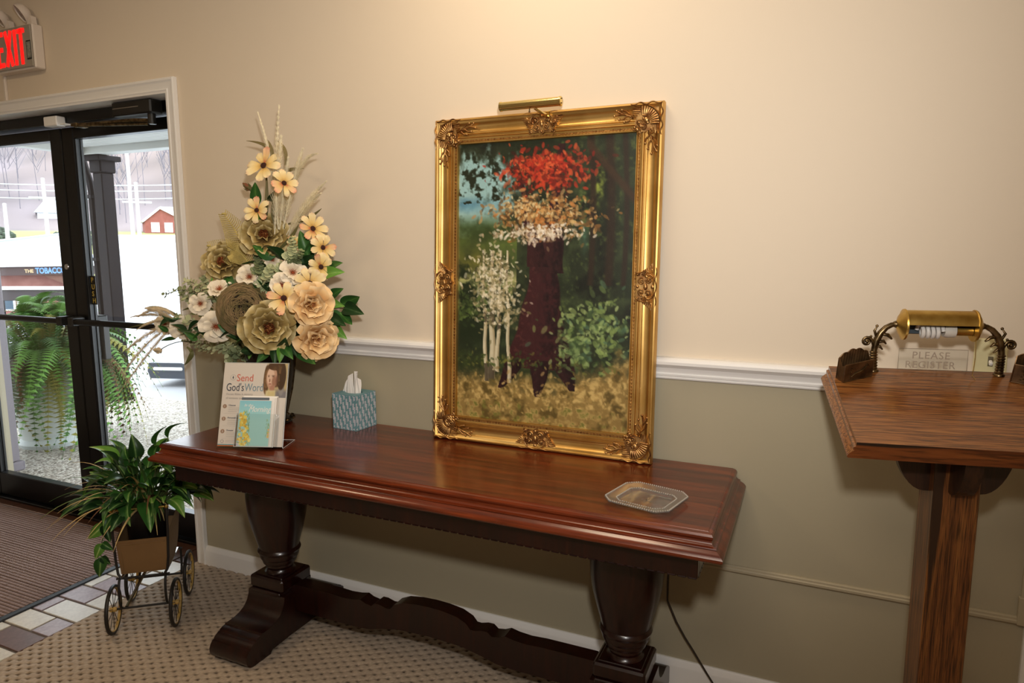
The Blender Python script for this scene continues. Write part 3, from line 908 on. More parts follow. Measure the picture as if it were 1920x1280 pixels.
# evergreen shrubs on the bank
M['evergreen'] = pmat('dull_evergreen', '#3a4538', .95, var=.3, vscale=2)
for i, (x, y, z, r_, lab) in enumerate(((-75.5, 47.5, 3.4, 1.7, 'dark evergreen bush beside the pale utility pole'), (-79.5, 42.0, 3.4, 1.4, 'smaller evergreen bush further left on the bank'))):
    b = thing('evergreen_bush', lab, 'bush', (x, y, zg(st_of(x, y)[0]) - .1))
    mb = MB()
    for k in range(220):
        a = rnd.uniform(0, 2 * PI); e = rnd.uniform(0, 1.4); rr = r_ * rnd.uniform(.6, 1)
        c = (math.cos(a) * math.cos(e) * rr * 1.5, math.sin(a) * math.cos(e) * rr, math.sin(e) * rr * 1.2 + .3)
        mb.ball(c, rnd.uniform(.15, .4), 5)
    o = mb.build('foliage', M['evergreen'], b, fix=False); o['kind'] = 'stuff'
    mb = MB(); mb.tube([(0, 0, 0), (0, 0, 1.5)], [.2, .1], 8); mb.build('stem', M['pole'], b)

# parked white car
car = thing('parked_car', 'white car with a dark lower bumper parked beyond the pebbled porch', 'car', (-6.60, 3.05, -.13), (0, 0, math.atan2(.30, .95)))
M['car_white'] = pmat('car_white_paint', '#e8ebee', .25, coat=.6)
M['car_dark'] = pmat('car_dark_plastic', '#262c36', .5)
body = [(0.02, .26), (-.02, .45), (.03, .75), (.25, .86), (1.15, .96), (1.75, 1.36), (2.3, 1.44), (3.2, 1.40), (3.9, 1.02), (4.35, .95), (4.4, .42), (3.95, .30), (3.9, .45), (3.75, .62), (3.5, .68), (3.25, .62), (3.1, .45), (3.05, .28), (1.25, .28), (1.2, .45), (1.05, .62), (.8, .68), (.55, .62), (.46, .45), (.45, .26)]
mb = MB(); mb.prism(body, -.02, 1.72, 'xz'); mb.build('body', M['car_white'], car, smooth=False)
mb = MB(); mb.prism([(-.02, .10), (-.05, .18), (-.03, .27), (.34, .27), (.42, .22), (.46, .16), (.44, .10)], -.045, 1.745, 'xz'); bu = mb.build('bumper', M['car_dark'], car, smooth=False)
mb = MB(); mb.bb((.02, -.06, .19), (.36, -.03, .225), .01); mb.build('bumper_strip', M['trim'], bu)
mb = MB(); mb.bb((1.2, -.03, .19), (3.1, .02, .29), .01); mb.build('sill', M['car_dark'], car)
for wx in (.8, 3.5):
    for wy in (.0, 1.50):
        mb = MB(); mb.lathe([(.19, -.0), (.31, .0), (.33, .03), (.33, .17), (.31, .2), (.19, .2)], 28, (wx, wy, .33), axis='y'); wh = mb.build('wheel', pmat('tyre', '#202226', .8), car)
        mb = MB(); mb.lathe([(0, .01), (.12, .02), (.19, .005), (.19, .19), (0, .19)], 20, (wx, wy, .33), axis='y'); mb.build('hubcap', M['chrome'], wh)
mb = MB(); mb.prism([(1.3, .98), (1.82, 1.33), (2.3, 1.39), (2.3, .98)], -.03, -.019, 'xz'); mb.prism([(2.36, .98), (2.36, 1.39), (3.15, 1.35), (3.6, 1.02)], -.03, -.019, 'xz'); mb.build('side_window', pmat('car_glass', '#7f8c96', .1), car, smooth=False)
mb = MB(); mb.bb((-.012, .05, .62), (.2, .35, .74), .02); mb.build('headlamp', M['chrome'], car)

# big planter with a fern on the porch
FP = (-5.02, .97, -.02)
fern = thing('potted_fern', 'huge green and yellowing fern in a round white planter on the porch', 'potted fern', FP)
mb = MB(); mb.lathe([(.0, 0), (.20, 0), (.215, .03), (.19, .06), (.2, .12), (.22, .5), (.24, .58), (.25, .6), (.25, .64), (.22, .64), (.21, .58), (0, .57)], 40); mb.build('planter', pmat('white_planter', '#cfd6d6', .6), fern)
mb = MB(); mb.lathe([(0, .60), (.212, .59), (.212, .575), (0, .575)], 24); mb.build('soil', pmat('soil', '#2c211a', .95), fern)


def frond_mesh(nm, mat, L, up, droop, wid, n=30):
    mb = MB(); pts = []
    for i in range(n + 1):
        u_ = i / n
        r_ = L * u_ * (.95 - .25 * u_); z = up * math.sin(u_ * PI * .62) * 1.0 - droop * u_ ** 2.4
        pts.append(Vector((0, r_, z)))
    mb.tube(pts, [.0035 * (1 - .8 * i / n) for i in range(n + 1)], 4, 0, False)
    for i in range(2, n + 1):
        u_ = i / n; w_ = wid * math.sin(min(1, u_ * 1.35 + .12) * PI * .5) * (1 - u_ ** 3) + .004
        t_ = (pts[i] - pts[i - 1]).normalized(); up_ = Vector((1, 0, 0)).cross(t_)
        b_ = L / n * .95
        for s_ in (-1, 1):
            a0 = pts[i] - t_ * b_ * .5; a1 = pts[i] + t_ * b_ * .5
            tip = pts[i] + Vector((s_ * w_, 0, 0)) + t_ * w_ * .25 - up_ * w_ * .22
            m0 = a0 + (tip - a0) * .55 + up_ * .002; m1 = a1 + (tip - a1) * .55 + up_ * .002
            mb.add([a0, a1, m1, tip, m0], [(0, 1, 2, 4), (4, 2, 3)])
    return mb.mesh(nm, mat, smooth=False, fix=False)


fg = [axis_ramp('fern_green', [(0, '#1f3d16'), (.6, '#3a6324'), (1, '#6c9440')], 'Y', var=.3, rough=.6), axis_ramp('fern_light', [(0, '#355c20'), (.5, '#62903a'), (1, '#8fae54')], 'Y', var=.3, rough=.6),
      axis_ramp('fern_yellow', [(0, '#4e5420'), (.5, '#7f7c32'), (1, '#8f7436')], 'Y', var=.4, rough=.7), axis_ramp('fern_brown', [(0, '#40331a'), (.5, '#5f4424'), (1, '#6c4a2a')], 'Y', var=.4, rough=.7)]
fmesh = []
for mi, mt in enumerate(fg):
    for v_ in range(3):
        fmesh.append(frond_mesh('frond', mt, (.62, .75, .7)[v_], (.46, .26, .1)[v_] * (1 if mi < 2 else .8), (.25, .66, .80)[v_], (.078, .080, .076)[v_]))
fr_r = random.Random(11)
for i in range(290):
    if i < 60: v_ = 0
    elif i < 150: v_ = 1
    else: v_ = 2
    mi = fr_r.choices((0, 1, 2, 3), ((1.5, 7, 1.5, .6), (3, 5, 2.5, .8), (2.5, 3, 4, 1.8))[v_])[0]
    az = fr_r.uniform(0, 2 * PI); tilt = (fr_r.uniform(.25, 1.15), fr_r.uniform(-.1, .5), fr_r.uniform(-.6, .1))[v_]
    toward = max(0, math.cos(az + PI))                  # fronds on the wall side are shorter
    sc = fr_r.uniform(.72, 1.0) * (1 - .22 * toward)
    R = Matrix.Rotation(az, 4, 'Z') @ Matrix.Rotation(tilt, 4, 'X') @ Matrix.Rotation(fr_r.uniform(-.5, .5), 4, 'Y')
    o = link('frond', fmesh[mi * 3 + v_], fern); o.matrix_local = Matrix.Translation((math.sin(-az) * (.08, .14, .2)[v_], math.cos(az) * (.08, .14, .2)[v_], .63)) @ R @ Matrix.Scale(sc, 4)


# ================================================================== LONG TABLE
TZ = .7317
tb = thing('trestle_table', 'long dark red mahogany table with moulded top on two turned pedestals', 'table', (-1.087, -.255, 0))
# moulded top: local x +-.888 inner, y -.245 .. +.2475
x0, x1, y0, y1 = -.888, .888, -.245, .2475
prof = [(i, TZ - d) for i, d in ((.02, 0), (.0, 0), (-.0008, .0012), (-.004, .0012), (-.0095, .004), (-.0125, .009), (-.0127, .0135), (-.0105, .0178), (-.0092, .0192), (-.0095, .0212), (-.0115, .026), (-.0152, .0295), (-.019, .031), (-.0215, .0312), (-.0226, .0332), (-.0215, .0352), (-.0235, .0372), (-.029, .0398), (-.035, .0445), (-.0387, .050), (-.0387, .055), (-.036, .0592), (-.030, .061), (-.01, .061))]
mb = MB(); vs = []
for i, h in prof:
    ib = max(i, -.0) if i < 0 else i
    vs += [(x0 + i, y0 + i, h), (x1 - i, y0 + i, h), (x1 - i, y1 - (ib if i > 0 else i * .0), h), (x0 + i, y1 - (ib if i > 0 else 0), h)]
fs = []
for a in range(len(prof) - 1):
    for j in range(4):
        fs.append((a * 4 + j, a * 4 + (j + 1) % 4, (a + 1) * 4 + (j + 1) % 4, (a + 1) * 4 + j))
fs.append((0, 1, 2, 3)); n_ = (len(prof) - 1) * 4; fs.append((n_ + 3, n_ + 2, n_ + 1, n_))
mb.add(vs, fs)
mb.build('tabletop', M['mahog_x'], tb, sharp=28)
mb = MB()
ax, ay, ab = .866, -.232, .225
for a, b in (((-ax, ay, .603), (ax, ay + .022, .670)), ((-ax, ab - .022, .603), (ax, ab, .670)), ((-ax, ay + .022, .603), (-ax + .022, ab - .022, .670)), ((ax - .022, ay + .022, .603), (ax, ab - .022, .670))):
    mb.bb(a, b, .002)
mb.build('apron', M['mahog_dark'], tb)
mb = MB()
for k in range(70):
    x = -ax + .012 + k * (2 * ax - .024) / 69
    mb.bb((x - .0105, ay - .002, .6012), (x + .0105, ay + .004, .6055), .0018)
for k in range(17):
    y = ay + .02 + k * (ab - ay - .04) / 16
    for s in (-1, 1): mb.bb((s * ax - .002, y - .0105, .6012), (s * ax + .002, y + .0105, .6055), .0018)
o = mb.build('carved_bead', M['mahog_dark'], tb); o['kind'] = 'stuff'
vase_p = [(.0, .602), (.093, .602), (.101, .596), (.1035, .588), (.101, .580), (.094, .576), (.0975, .570), (.103, .558), (.1055, .535), (.1055, .505), (.1035, .47), (.099, .435), (.0915, .40), (.082, .365), (.0735, .335), (.0695, .318), (.073, .314), (.0755, .307), (.073, .300), (.0675, .297), (.0685, .288), (.066, .279), (.060, .274), (.0605, .268), (.058, .260), (.050, .255), (.0505, .248), (.047, .243), (.0455, .238), (.048, .232), (.054, .226), (.060, .2225), (.0, .2225)]
for sx in (-1, 1):
    px = sx * .640
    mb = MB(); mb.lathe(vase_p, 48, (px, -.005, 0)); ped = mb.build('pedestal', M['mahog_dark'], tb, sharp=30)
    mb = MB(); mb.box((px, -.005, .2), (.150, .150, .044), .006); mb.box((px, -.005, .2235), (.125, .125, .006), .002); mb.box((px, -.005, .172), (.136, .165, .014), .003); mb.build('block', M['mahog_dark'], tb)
    # sledge foot, profile in the y-z plane
    half = [(.072, .166), (.074, .150), (.082, .130), (.098, .112), (.122, .100), (.148, .094), (.176, .0925), (.184, .094), (.187, .089), (.196, .0885), (.208, .084), (.212, .079), (.219, .078), (.232, .070), (.237, .063), (.243, .061), (.252, .050), (.257, .038), (.256, .024), (.250, .012), (.240, .004), (.230, 0.0), (.15, 0.0), (.14, .012), (.05, .018)]
    poly = [(y, z) for y, z in half] + [(-y, z) for y, z in half[::-1]]
    poly = [(y - .007, z) for y, z in poly]
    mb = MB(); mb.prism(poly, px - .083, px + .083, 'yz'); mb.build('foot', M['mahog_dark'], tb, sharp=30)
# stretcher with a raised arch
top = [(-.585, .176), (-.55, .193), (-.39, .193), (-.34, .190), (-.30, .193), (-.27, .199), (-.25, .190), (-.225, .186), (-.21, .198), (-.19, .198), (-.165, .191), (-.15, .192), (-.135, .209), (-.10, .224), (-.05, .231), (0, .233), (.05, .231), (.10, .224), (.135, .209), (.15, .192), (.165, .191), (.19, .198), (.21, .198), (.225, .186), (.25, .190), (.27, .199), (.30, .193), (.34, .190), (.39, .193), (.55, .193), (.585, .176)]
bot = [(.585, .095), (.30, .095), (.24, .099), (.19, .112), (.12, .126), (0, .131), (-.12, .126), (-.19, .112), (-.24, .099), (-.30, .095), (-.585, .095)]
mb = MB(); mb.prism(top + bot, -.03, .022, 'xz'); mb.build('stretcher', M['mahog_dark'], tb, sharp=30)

# ================================================================== FRAMED PAINTING
fr_o = thing('framed_painting', 'large woodland painting in an ornate gold frame leaning on the table against the wall', 'painting', (-.8035, -.0515, TZ + .0004), (-.0467, 0, 0))
FW, FH = .3765, 1.062
prof = [(.004, 0), (0, .003), (0, .026), (.003, .032), (.0075, .033), (.0105, .029), (.014, .0275), (.019, .021), (.027, .0165), (.036, .0155), (.043, .0175), (.046, .021), (.0495, .0215), (.0515, .017), (.0545, .017), (.057, .0205), (.0605, .0205), (.0625, .016), (.0665, .0145), (.0745, .0145), (.0765, .018), (.0795, .0175), (.081, .009), (.081, .006)]
mb = MB(); sweep_rect(mb, -FW, FW, 0, FH, prof, lambda x, y, h: (x, -h, y)); mb.build('moulding', M['gold'], fr_o, sharp=40)
mb = MB(); mb.bb((-FW + .006, -.006, .006), (FW - .006, -.0002, FH - .006)); mb.build('backing_board', pmat('backing_board', '#4a3a28', .9), fr_o, smooth=False)
mb = MB()
inx, inz0, inz1 = FW - .0705, .0705, FH - .0705
def bead(x, z, hor):
    for d, r_ in ((0, .0033), (.0062, .0019)):
        q = (x + d, -.0155, z) if hor else (x, -.0155, z + d)
        mb.ball(q, r_, 6, sz=(1.15, .8, .9) if hor else (.9, .8, 1.15))
nb = 58
for k in range(nb):
    x = -inx + 2 * inx * (k + .3) / nb
    bead(x, inz0, True); bead(x, inz1, True)
nb = 88
for k in range(nb):
    z = inz0 + (inz1 - inz0) * (k + .3) / nb
    bead(-inx, z, False); bead(inx, z, False)
o = mb.build('beaded_band', M['gilt'], fr_o, fix=False); o['kind'] = 'stuff'


def spiral(mb, cx, cz, r0, turns, a0, sgn, y, th, conv, mi=0):
    pts = []; rs_ = []
    n = int(turns * 12)
    for i in range(n + 1):
        u_ = i / n; r_ = r0 * (1 - .82 * u_); a_ = a0 + sgn * turns * 2 * PI * u_
        pts.append(conv(cx + math.cos(a_) * r_, cz + math.sin(a_) * r_, y + .003 * u_)); rs_.append(th * (1 - .35 * u_))
    mb.tube(pts, rs_, 6, mi)
    mb.ball(conv(cx, cz, y + .004), th * 1.3, 6, mi)


def lobe(mb, pts, y, th, conv):
    P_0 = [conv(p[0], p[1], y + (p[2] if len(p) > 2 else 0)) for p in pts]
    n = len(P_0)
    mb.tube(P_0, [th * (.55 + .45 * math.sin(PI * min(1, (i + .6) / n))) for i in range(n)], 6)


def corner_ornament(conv):
    mb = MB()
    pl_ = [(.002, .002), (.082, .002), (.088, .012), (.083, .024), (.080, .040), (.086, .055), (.083, .070), (.070, .083), (.055, .086), (.040, .080), (.024, .083), (.012, .088), (.002, .082)]
    n = len(pl_)
    vs = [conv(a, b, .012) for a, b in pl_] + [conv(a * .96 + .002, b * .96 + .002, .0255) for a, b in pl_]
    mb.add(vs, [tuple(range(n, 2 * n))] + [(i, (i + 1) % n, n + (i + 1) % n, n + i) for i in range(n)])
    # shell ribs about the corner
    for k in range(11):
        a_ = PI + (k + .0) / 10 * (PI * .5) + .0
        p0 = (.062 + math.cos(a_) * .026, .062 + math.sin(a_) * .026); p1 = (.062 + math.cos(a_) * .050, .062 + math.sin(a_) * .050)
        lobe(mb, [p0 + (0,), ((p0[0] + p1[0]) / 2, (p0[1] + p1[1]) / 2, .004), p1 + (.003,)], .0275, .0034, conv)
    lobe(mb, [(.062 + math.cos(PI + t * PI / 2) * .054, .062 + math.sin(PI + t * PI / 2) * .054) for t in [i / 12 for i in range(13)]], .030, .003, conv)
    lobe(mb, [(.062 + math.cos(PI + t * PI / 2) * .025, .062 + math.sin(PI + t * PI / 2) * .025) for t in [i / 12 for i in range(13)]], .030, .0026, conv)
    # wavy outer borders
    for sw_ in (0, 1):
        q = [(.004 + .092 * i / 22, .0045 + .0028 * math.sin(i / 22 * PI * 5)) for i in range(23)]
        if sw_: q = [(b, a) for a, b in q]
        lobe(mb, q, .0325, .0028, conv)
        f_ = (lambda a, b: (b, a)) if sw_ else (lambda a, b: (a, b))
        # feathered leaf beside the shell
        for k in range(6):
            t = k / 5
            lobe(mb, [f_(.060 + .004 * k, .012 + .006 * k), f_(.075 + .004 * k, .013 + .005 * k), f_(.092 - .001 * k, .008 + .0075 * k)], .0275, .0024, conv)
        # running spray of acanthus
        st_ = [(.084, .040), (.10, .036), (.116, .030), (.128, .028)]
        lobe(mb, [f_(*p) for p in st_], .0225, .0032, conv)
        for a_, b_, c_ in (((.092, .039), (.104, .050), (.116, .0515)), ((.106, .034), (.12, .043), (.132, .043)), ((.096, .035), (.110, .022), (.124, .0165)), ((.116, .030), (.130, .024), (.140, .018)), ((.122, .0285), (.138, .030), (.146, .0325))):
            lobe(mb, [f_(*a_), f_(*b_), f_(*c_)], .0225, .0032, conv); mb.ball(conv(*f_(*c_), .0245), .0042, 6)
    # centre cartouche: two volutes and an oval boss
    spiral(mb, .070, .058, .013, 1.6, .6, 1, .027, .0028, conv); spiral(mb, .058, .070, .013, 1.6, 1.0, -1, .027, .0028, conv)
    spiral(mb, .084, .070, .008, 1.3, .2, 1, .021, .0024, conv); spiral(mb, .070, .084, .008, 1.3, 1.4, -1, .021, .0024, conv)
    for a_, b_, r_ in ((.050, .050, .009), (.066, .066, .007), (.058, .046, .005), (.046, .058, .005), (.076, .076, .0048), (.040, .040, .004)):
        mb.ball(conv(a_, b_, .0275), r_, 10, sz=(1, .6, 1))
    return mb


for sx in (-1, 1):
    for sz in (0, 1):
        cv = (lambda a, b, h, sx=sx, sz=sz: (sx * (FW - a), -h, (FH - b) if sz else b))
        corner_ornament(cv).build('corner_ornament', M['gilt'], fr_o, sharp=60)


def side_ornament(conv):
    mb = MB()
    pl_ = [(-.074, .002), (.074, .002), (.078, .010), (.070, .018), (.058, .030), (.050, .043), (.040, .056), (.030, .064), (.012, .062), (0, .068), (-.012, .062), (-.030, .064), (-.040, .056), (-.050, .043), (-.058, .030), (-.070, .018), (-.078, .010)]
    n = len(pl_)
    vs = [conv(a, b, .012) for a, b in pl_] + [conv(a * .97, b * .96 + .002, .0235) for a, b in pl_]
    mb.add(vs, [tuple(range(n, 2 * n))] + [(i, (i + 1) % n, n + (i + 1) % n, n + i) for i in range(n)])
    lobe(mb, [(-.076 + .152 * i / 24, .005 + .002 * math.sin(i / 24 * PI * 7)) for i in range(25)], .031, .0026, conv)
    for s in (-1, 1):
        for k in range(9):
            t = k / 8
            lobe(mb, [(s * (.018 + .016 * t), .020 + .028 * t), (s * (.036 + .010 * t), .015 + .026 * t), (s * (.074 - .036 * t), .008 + .050 * t)], .0255, .0023, conv)
        lobe(mb, [(s * .006, .010), (s * .016, .007, .002), (s * .028, .012, .002), (s * .036, .022), (s * .034, .032)], .0275, .003, conv)
        spiral(mb, s * .020, .026, .010, 1.5, PI / 2, s, .0265, .0025, conv)
        spiral(mb, s * .016, .048, .011, 1.6, -.4 if s > 0 else PI + .4, s, .0255, .0025, conv)
        spiral(mb, s * .036, .060, .007, 1.3, 1.2 if s > 0 else PI - 1.2, -s, .022, .0023, conv)
        for a_, b_, r_ in ((.030, .034, .005), (.044, .030, .004), (.050, .018, .004)):
            mb.ball(conv(s * a_, b_, .0255), r_, 8, sz=(1, .6, 1))
    mb.ball(conv(0, .036, .026), .0085, 10, sz=(.8, .6, 1.2)); mb.ball(conv(0, .014, .027), .0065, 8, sz=(1, .6, 1)); mb.ball(conv(0, .060, .0245), .005, 8)
    return mb


for cv in ((lambda a, b, h: (a, -h, FH - b)), (lambda a, b, h: (a, -h, b)), (lambda a, b, h: (-FW + b, -h, FH / 2 + a)), (lambda a, b, h: (FW - b, -h, FH / 2 + a))):
    side_ornament(cv).build('side_ornament', M['gilt'], fr_o, sharp=60)


def paint_woods(w=250, h=380):
    """a made-up woodland clearing: dusk-green trees, a russet trunk, pale birches, a sandy track"""
    yy, xx = np.mgrid[0:h, 0:w]; u = xx / (w - 1); v = yy / (h - 1)
    n1 = noise2(w, h, 5, 5, 1); n2 = noise2(w, h, 16, 4, 2); n3 = noise2(w, h, 40, 3, 3); st_ = noise2(w, h, 60, 2, 9)
    img = np.empty((h, w, 3)); img[:] = hexc('#242c1c')
    def mixin(col, mask):
        nonlocal img
        m_ = np.clip(mask, 0, 1)[..., None]
        img = img * (1 - m_) + hexc(col) * m_
    mixin('#39442a', (n2 - .45) * 4 * .7); mixin('#161a12', (n1 - .55) * 6); mixin('#4d5a2e', (n3 - .60) * 6 * (u > .55) * .5)
    sky = np.clip(1.25 - np.hypot((u - .02) / .36, (v - .17) / .15) + (n2 - .5) * 1.7, 0, 1)
    mixin('#93b8b8', sky * 1.6 * (v < .34)); mixin('#4f7f95', np.clip(1 - np.abs(v - .215) / .035 + (n2 - .5), 0, 1) * (u < .30 + .1 * n1) * (1 - u / .34))
    mixin('#1d2416', np.clip((n3 * .6 + n2 * .4 - .50) * 9, 0, 1) * (v < .17 + .1 * n1) * (u < .55))
    mixin('#59692f', np.clip(1 - np.abs(v - .36) / .12, 0, 1) * (u < .36) * (.4 + n2 * .8)); mixin('#33451f', np.clip(1 - np.abs(v - .30) / .05, 0, 1) * (u < .3) * n1 * 1.3)
    mixin('#6d6a2e', np.clip(1 - np.hypot((u - .12) / .2, (v - .42) / .07), 0, 1) * n2 * 1.6)
    mixin('#b0b070', np.clip(1 - np.abs(v - .475 - .02 * n1) / .045, 0, 1) * (u < .36) * .95); mixin('#7d8f4a', np.clip(1 - np.abs(v - .53) / .04, 0, 1) * (u < .34) * .7)
    mixin('#1e2917', np.clip((n2 + (v - .50) * 3 - .50) * 7, 0, 1) * np.clip((.76 - v) * 14, 0, 1) * (u < .30 + .14 * (n1 - .5)))
    # sandy track at the bottom
    tr = np.clip((v - .80 + (n2 - .5) * .10 + np.where(u > .6, (u - .6) * .22, 0)) * 12, 0, 1)
    mixin('#8f7540', tr); mixin('#bb9f62', tr * np.clip((n3 - .42) * 4, 0, 1)); mixin('#5d4c24', tr * np.clip((n2 - .56) * 6, 0, 1)); mixin('#6e6a30', tr * np.clip((n3 - .55) * 5, 0, 1) * (v > .93))
    mixin('#3f4a22', np.clip(1 - np.abs(v - .79) / .05, 0, 1) * n3 * 1.2 * (u < .45))
    # light between far trunks, right
    mixin('#8b9a3e', np.clip(1 - np.hypot((u - .80) / .05, (v - .16) / .10), 0, 1) * np.clip(n3 * 2.2 - .6, 0, 1)); mixin('#7c9a48', np.clip(1 - np.hypot((u - .73) / .035, (v - .23) / .09), 0, 1) * np.clip(n3 * 2 - .5, 0, 1)); mixin('#4f7a66', np.clip(1 - np.hypot((u - .74) / .03, (v - .34) / .08), 0, 1) * n3)
    for tu, tw in ((.765, .014), (.86, .02), (.94, .012)):
        mixin('#2b2016', np.clip(1.6 - np.abs(u - tu - .02 * np.sin(v * 5)) / tw, 0, 1) * (v < .5) * .9)
    mixin('#3a2a1c', np.clip(1.5 - np.abs((v - .02) - (u - .74) * .75) / .018, 0, 1) * (u > .74) * .9)
    # the russet trunk of an old tree in the middle, forked, with roots
    def trunk(c0, c1, w0, w1, v0, v1, col, dark, light):
        k = np.clip((v - v0) / (v1 - v0), 0, 1); c_ = c0 + (c1 - c0) * k + .006 * np.sin(v * 40); wd_ = w0 + (w1 - w0) * k ** 1.6
        d = (u - c_) / wd_
        m_ = np.clip((1 - np.abs(d)) * 14, 0, 1) * (v > v0) * (v < v1)
        mixin(col, m_); mixin(dark, m_ * np.clip(d * .9 + (st_ - .5) * 2.2 + .1, 0, 1) * .9); mixin(light, m_ * np.clip((st_ - .58) * 6, 0, 1) * np.clip(-d + .3, 0, 1) * .6)
    trunk(.52, .50, .075, .215, .40, .80, '#3a1a1c', '#1c0d10', '#56302c')
    trunk(.60, .55, .020, .085, .02, .46, '#33191a', '#1b0d0f', '#4a2a26'); trunk(.36, .49, .012, .065, .10, .44, '#33191a', '#1b0d0f', '#4a2a26')
    for du, L_ in ((-.15, .08), (.0, .10), (.13, .07)):
        trunk(.50 + du * .9, .50 + du * 1.5, .06, .015, .77, .80 + L_, '#2a1416', '#170b0d', '#4a2a26')
    # autumn foliage: red crown tufts, tan and cream sprays
    def dabs(cx, cy, rx, ry, n, cols, r0, seed, al=.8):
        nonlocal img
        rr = np.random.RandomState(seed)
        for _ in range(n):
            x_, y_ = cx + rr.randn() * rx * .5, cy + rr.randn() * ry * .5
            s_ = r0 * (.5 + .9 * rr.rand()); t_ = rr.rand() * PI
            xi0, xi1, yi0, yi1 = max(0, int((x_ - 2 * s_) * w)), int((x_ + 2 * s_) * w) + 2, max(0, int((y_ - 2 * s_ * .66) * h)), int((y_ + 2 * s_ * .66) * h) + 2
            if xi1 <= xi0 or yi1 <= yi0 or xi0 >= w or yi0 >= h: continue
            dx = (u[yi0:yi1, xi0:xi1] - x_) / s_; dy = (v[yi0:yi1, xi0:xi1] - y_) / (s_ * .66)
            e_ = (dx * math.cos(t_) + dy * math.sin(t_)) ** 2 / 1.6 + (dy * math.cos(t_) - dx * math.sin(t_)) ** 2 / .4
            m_ = np.clip((1.2 - e_) * 1.6, 0, 1)[..., None] * al * (.55 + .45 * rr.rand())
            img[yi0:yi1, xi0:xi1] = img[yi0:yi1, xi0:xi1] * (1 - m_) + hexc(cols[rr.randint(len(cols))]) * m_
    for q in range(5):
        dabs(.40 + .06 * q, .10 + .012 * (q % 2), .16, .06, 130, ['#7d1c14', '#a8281a', '#3c1a14', '#c23a22', '#5a1c14', '#d2552f'][(q % 2):], .013, 5 + q)
    dabs(.48, .085, .20, .035, 120, ['#c23a22', '#e0643a', '#a8281a'], .009, 25)
    for q in range(5):
        dabs(.36 + .07 * q, .255 + .02 * math.sin(q * 2), .20, .07, 130, ['#8a5f30', '#b98f55', '#4a3420', '#d0ad72', '#6a4a28', '#c27a3c', '#5f4a2a'], .012, 36 + q)
    dabs(.46, .235, .24, .04, 130, ['#d9bb84', '#c99a5c', '#e2cfa0'], .008, 46)
    dabs(.47, .325, .26, .035, 190, ['#d9c9b0', '#b79f80', '#8f7a5a', '#e6dcc8'], .010, 7); dabs(.56, .315, .18, .02, 90, ['#efe6d6', '#ddd0b8'], .007, 57)
    # pale birch clump at the left
    for c0, c1, wd_ in ((.155, .185, .011), (.215, .22, .018), (.265, .25, .012), (.30, .325, .010)):
        k = np.clip((v - .38) / .46, 0, 1); d = (u - (c0 + (c1 - c0) * k + .004 * np.sin(v * 30 + c0 * 50))) / (wd_ * (.55 + .7 * k))
        m_ = np.clip((1 - np.abs(d)) * 5, 0, 1) * (v > .38) * (v < .84 + .02 * math.sin(c0 * 90))
        mixin('#cfc4a4', m_ * .95); mixin('#8b7a58', m_ * np.clip(d, 0, 1)); mixin('#3c3326', m_ * (noise2(w, h, 10, 3, 21) > .60) * .8)
    for q in range(4):
        dabs(.21 + .015 * q, .45 + .055 * q, .15, .07, 130, ['#cabd98', '#a8996f', '#6f6844', '#e2d8bd', '#4c4a30', '#b8a67c'], .011, 60 + q)
    dabs(.235, .50, .14, .12, 200, ['#f0e8d2', '#d6caa8', '#e6dcbf'], .007, 66)
    dabs(.80, .66, .22, .12, 240, ['#5f7340', '#3e5230', '#7d9350', '#2c3a22', '#94a662', '#4c6a50'], .016, 10); dabs(.80, .65, .2, .10, 90, ['#8ba065', '#a2b476'], .010, 11); dabs(.68, .74, .1, .06, 70, ['#6d8450', '#3e5230', '#8ba065'], .012, 12); dabs(.07, .60, .12, .06, 130, ['#2d3a1e', '#3e4d27', '#566a33'], .011, 13)
    dabs(.30, .78, .6, .03, 160, ['#4a5a2a', '#6a6a30', '#32401e'], .009, 14); dabs(.5, .9, .7, .08, 260, ['#a88a4e', '#c4a868', '#77602f', '#8f7a44'], .010, 17)
    img = img * (.93 + .14 * n3[..., None])
    return img


cw, ch = 2 * (FW - .0795), FH - 2 * .0795
colour_sheet('canvas', paint_woods(), cw, ch, attr_mat('oil_paint', .38, .25, 420), fr_o, lambda x, y: (x - cw / 2, -.0085, y + .0795))

# brass picture light clipped to the frame
pl_o = thing('picture_light', 'slim polished brass picture light above the top of the gold frame', 'picture light', (-.8135, -.0965, 1.7865))
mb = MB(); mb.lathe([(.0, -.1), (.0125, -.1), (.0145, -.0985), (.0145, -.094), (.0132, -.093), (.0132, .093), (.0145, .094), (.0145, .0985), (.0125, .1), (0, .1)], 28, (0, 0, .0175), axis='x'); mb.build('shade', M['brass'], pl_o, sharp=50)
for s in (-1, 1):
    mb = MB()
    for z in (.007, -.006): mb.ball((s * .101, -.004, .0175 + z), .0022, 8)
    mb.build('screw', M['bronze'], pl_o)
mb = MB(); mb.tube([(.012, .004, .006), (.022, .012, -.002), (.032, .026, -.008), (.032, .060, -.008), (.032, .0835, .009)], [.0045, .0045, .005, .005, .005], 10); mb.bb((.024, .058, -.014), (.040, .078, .0055), .002); mb.build('arm', M['brass'], pl_o)
mb = MB(); mb.tube([(.0, -.005, .0035), (.0, -.006, -.004)], .0018, 8); mb.ball((0, -.006, -.0055), .003, 8); mb.build('switch_knob', M['bronze'], pl_o)

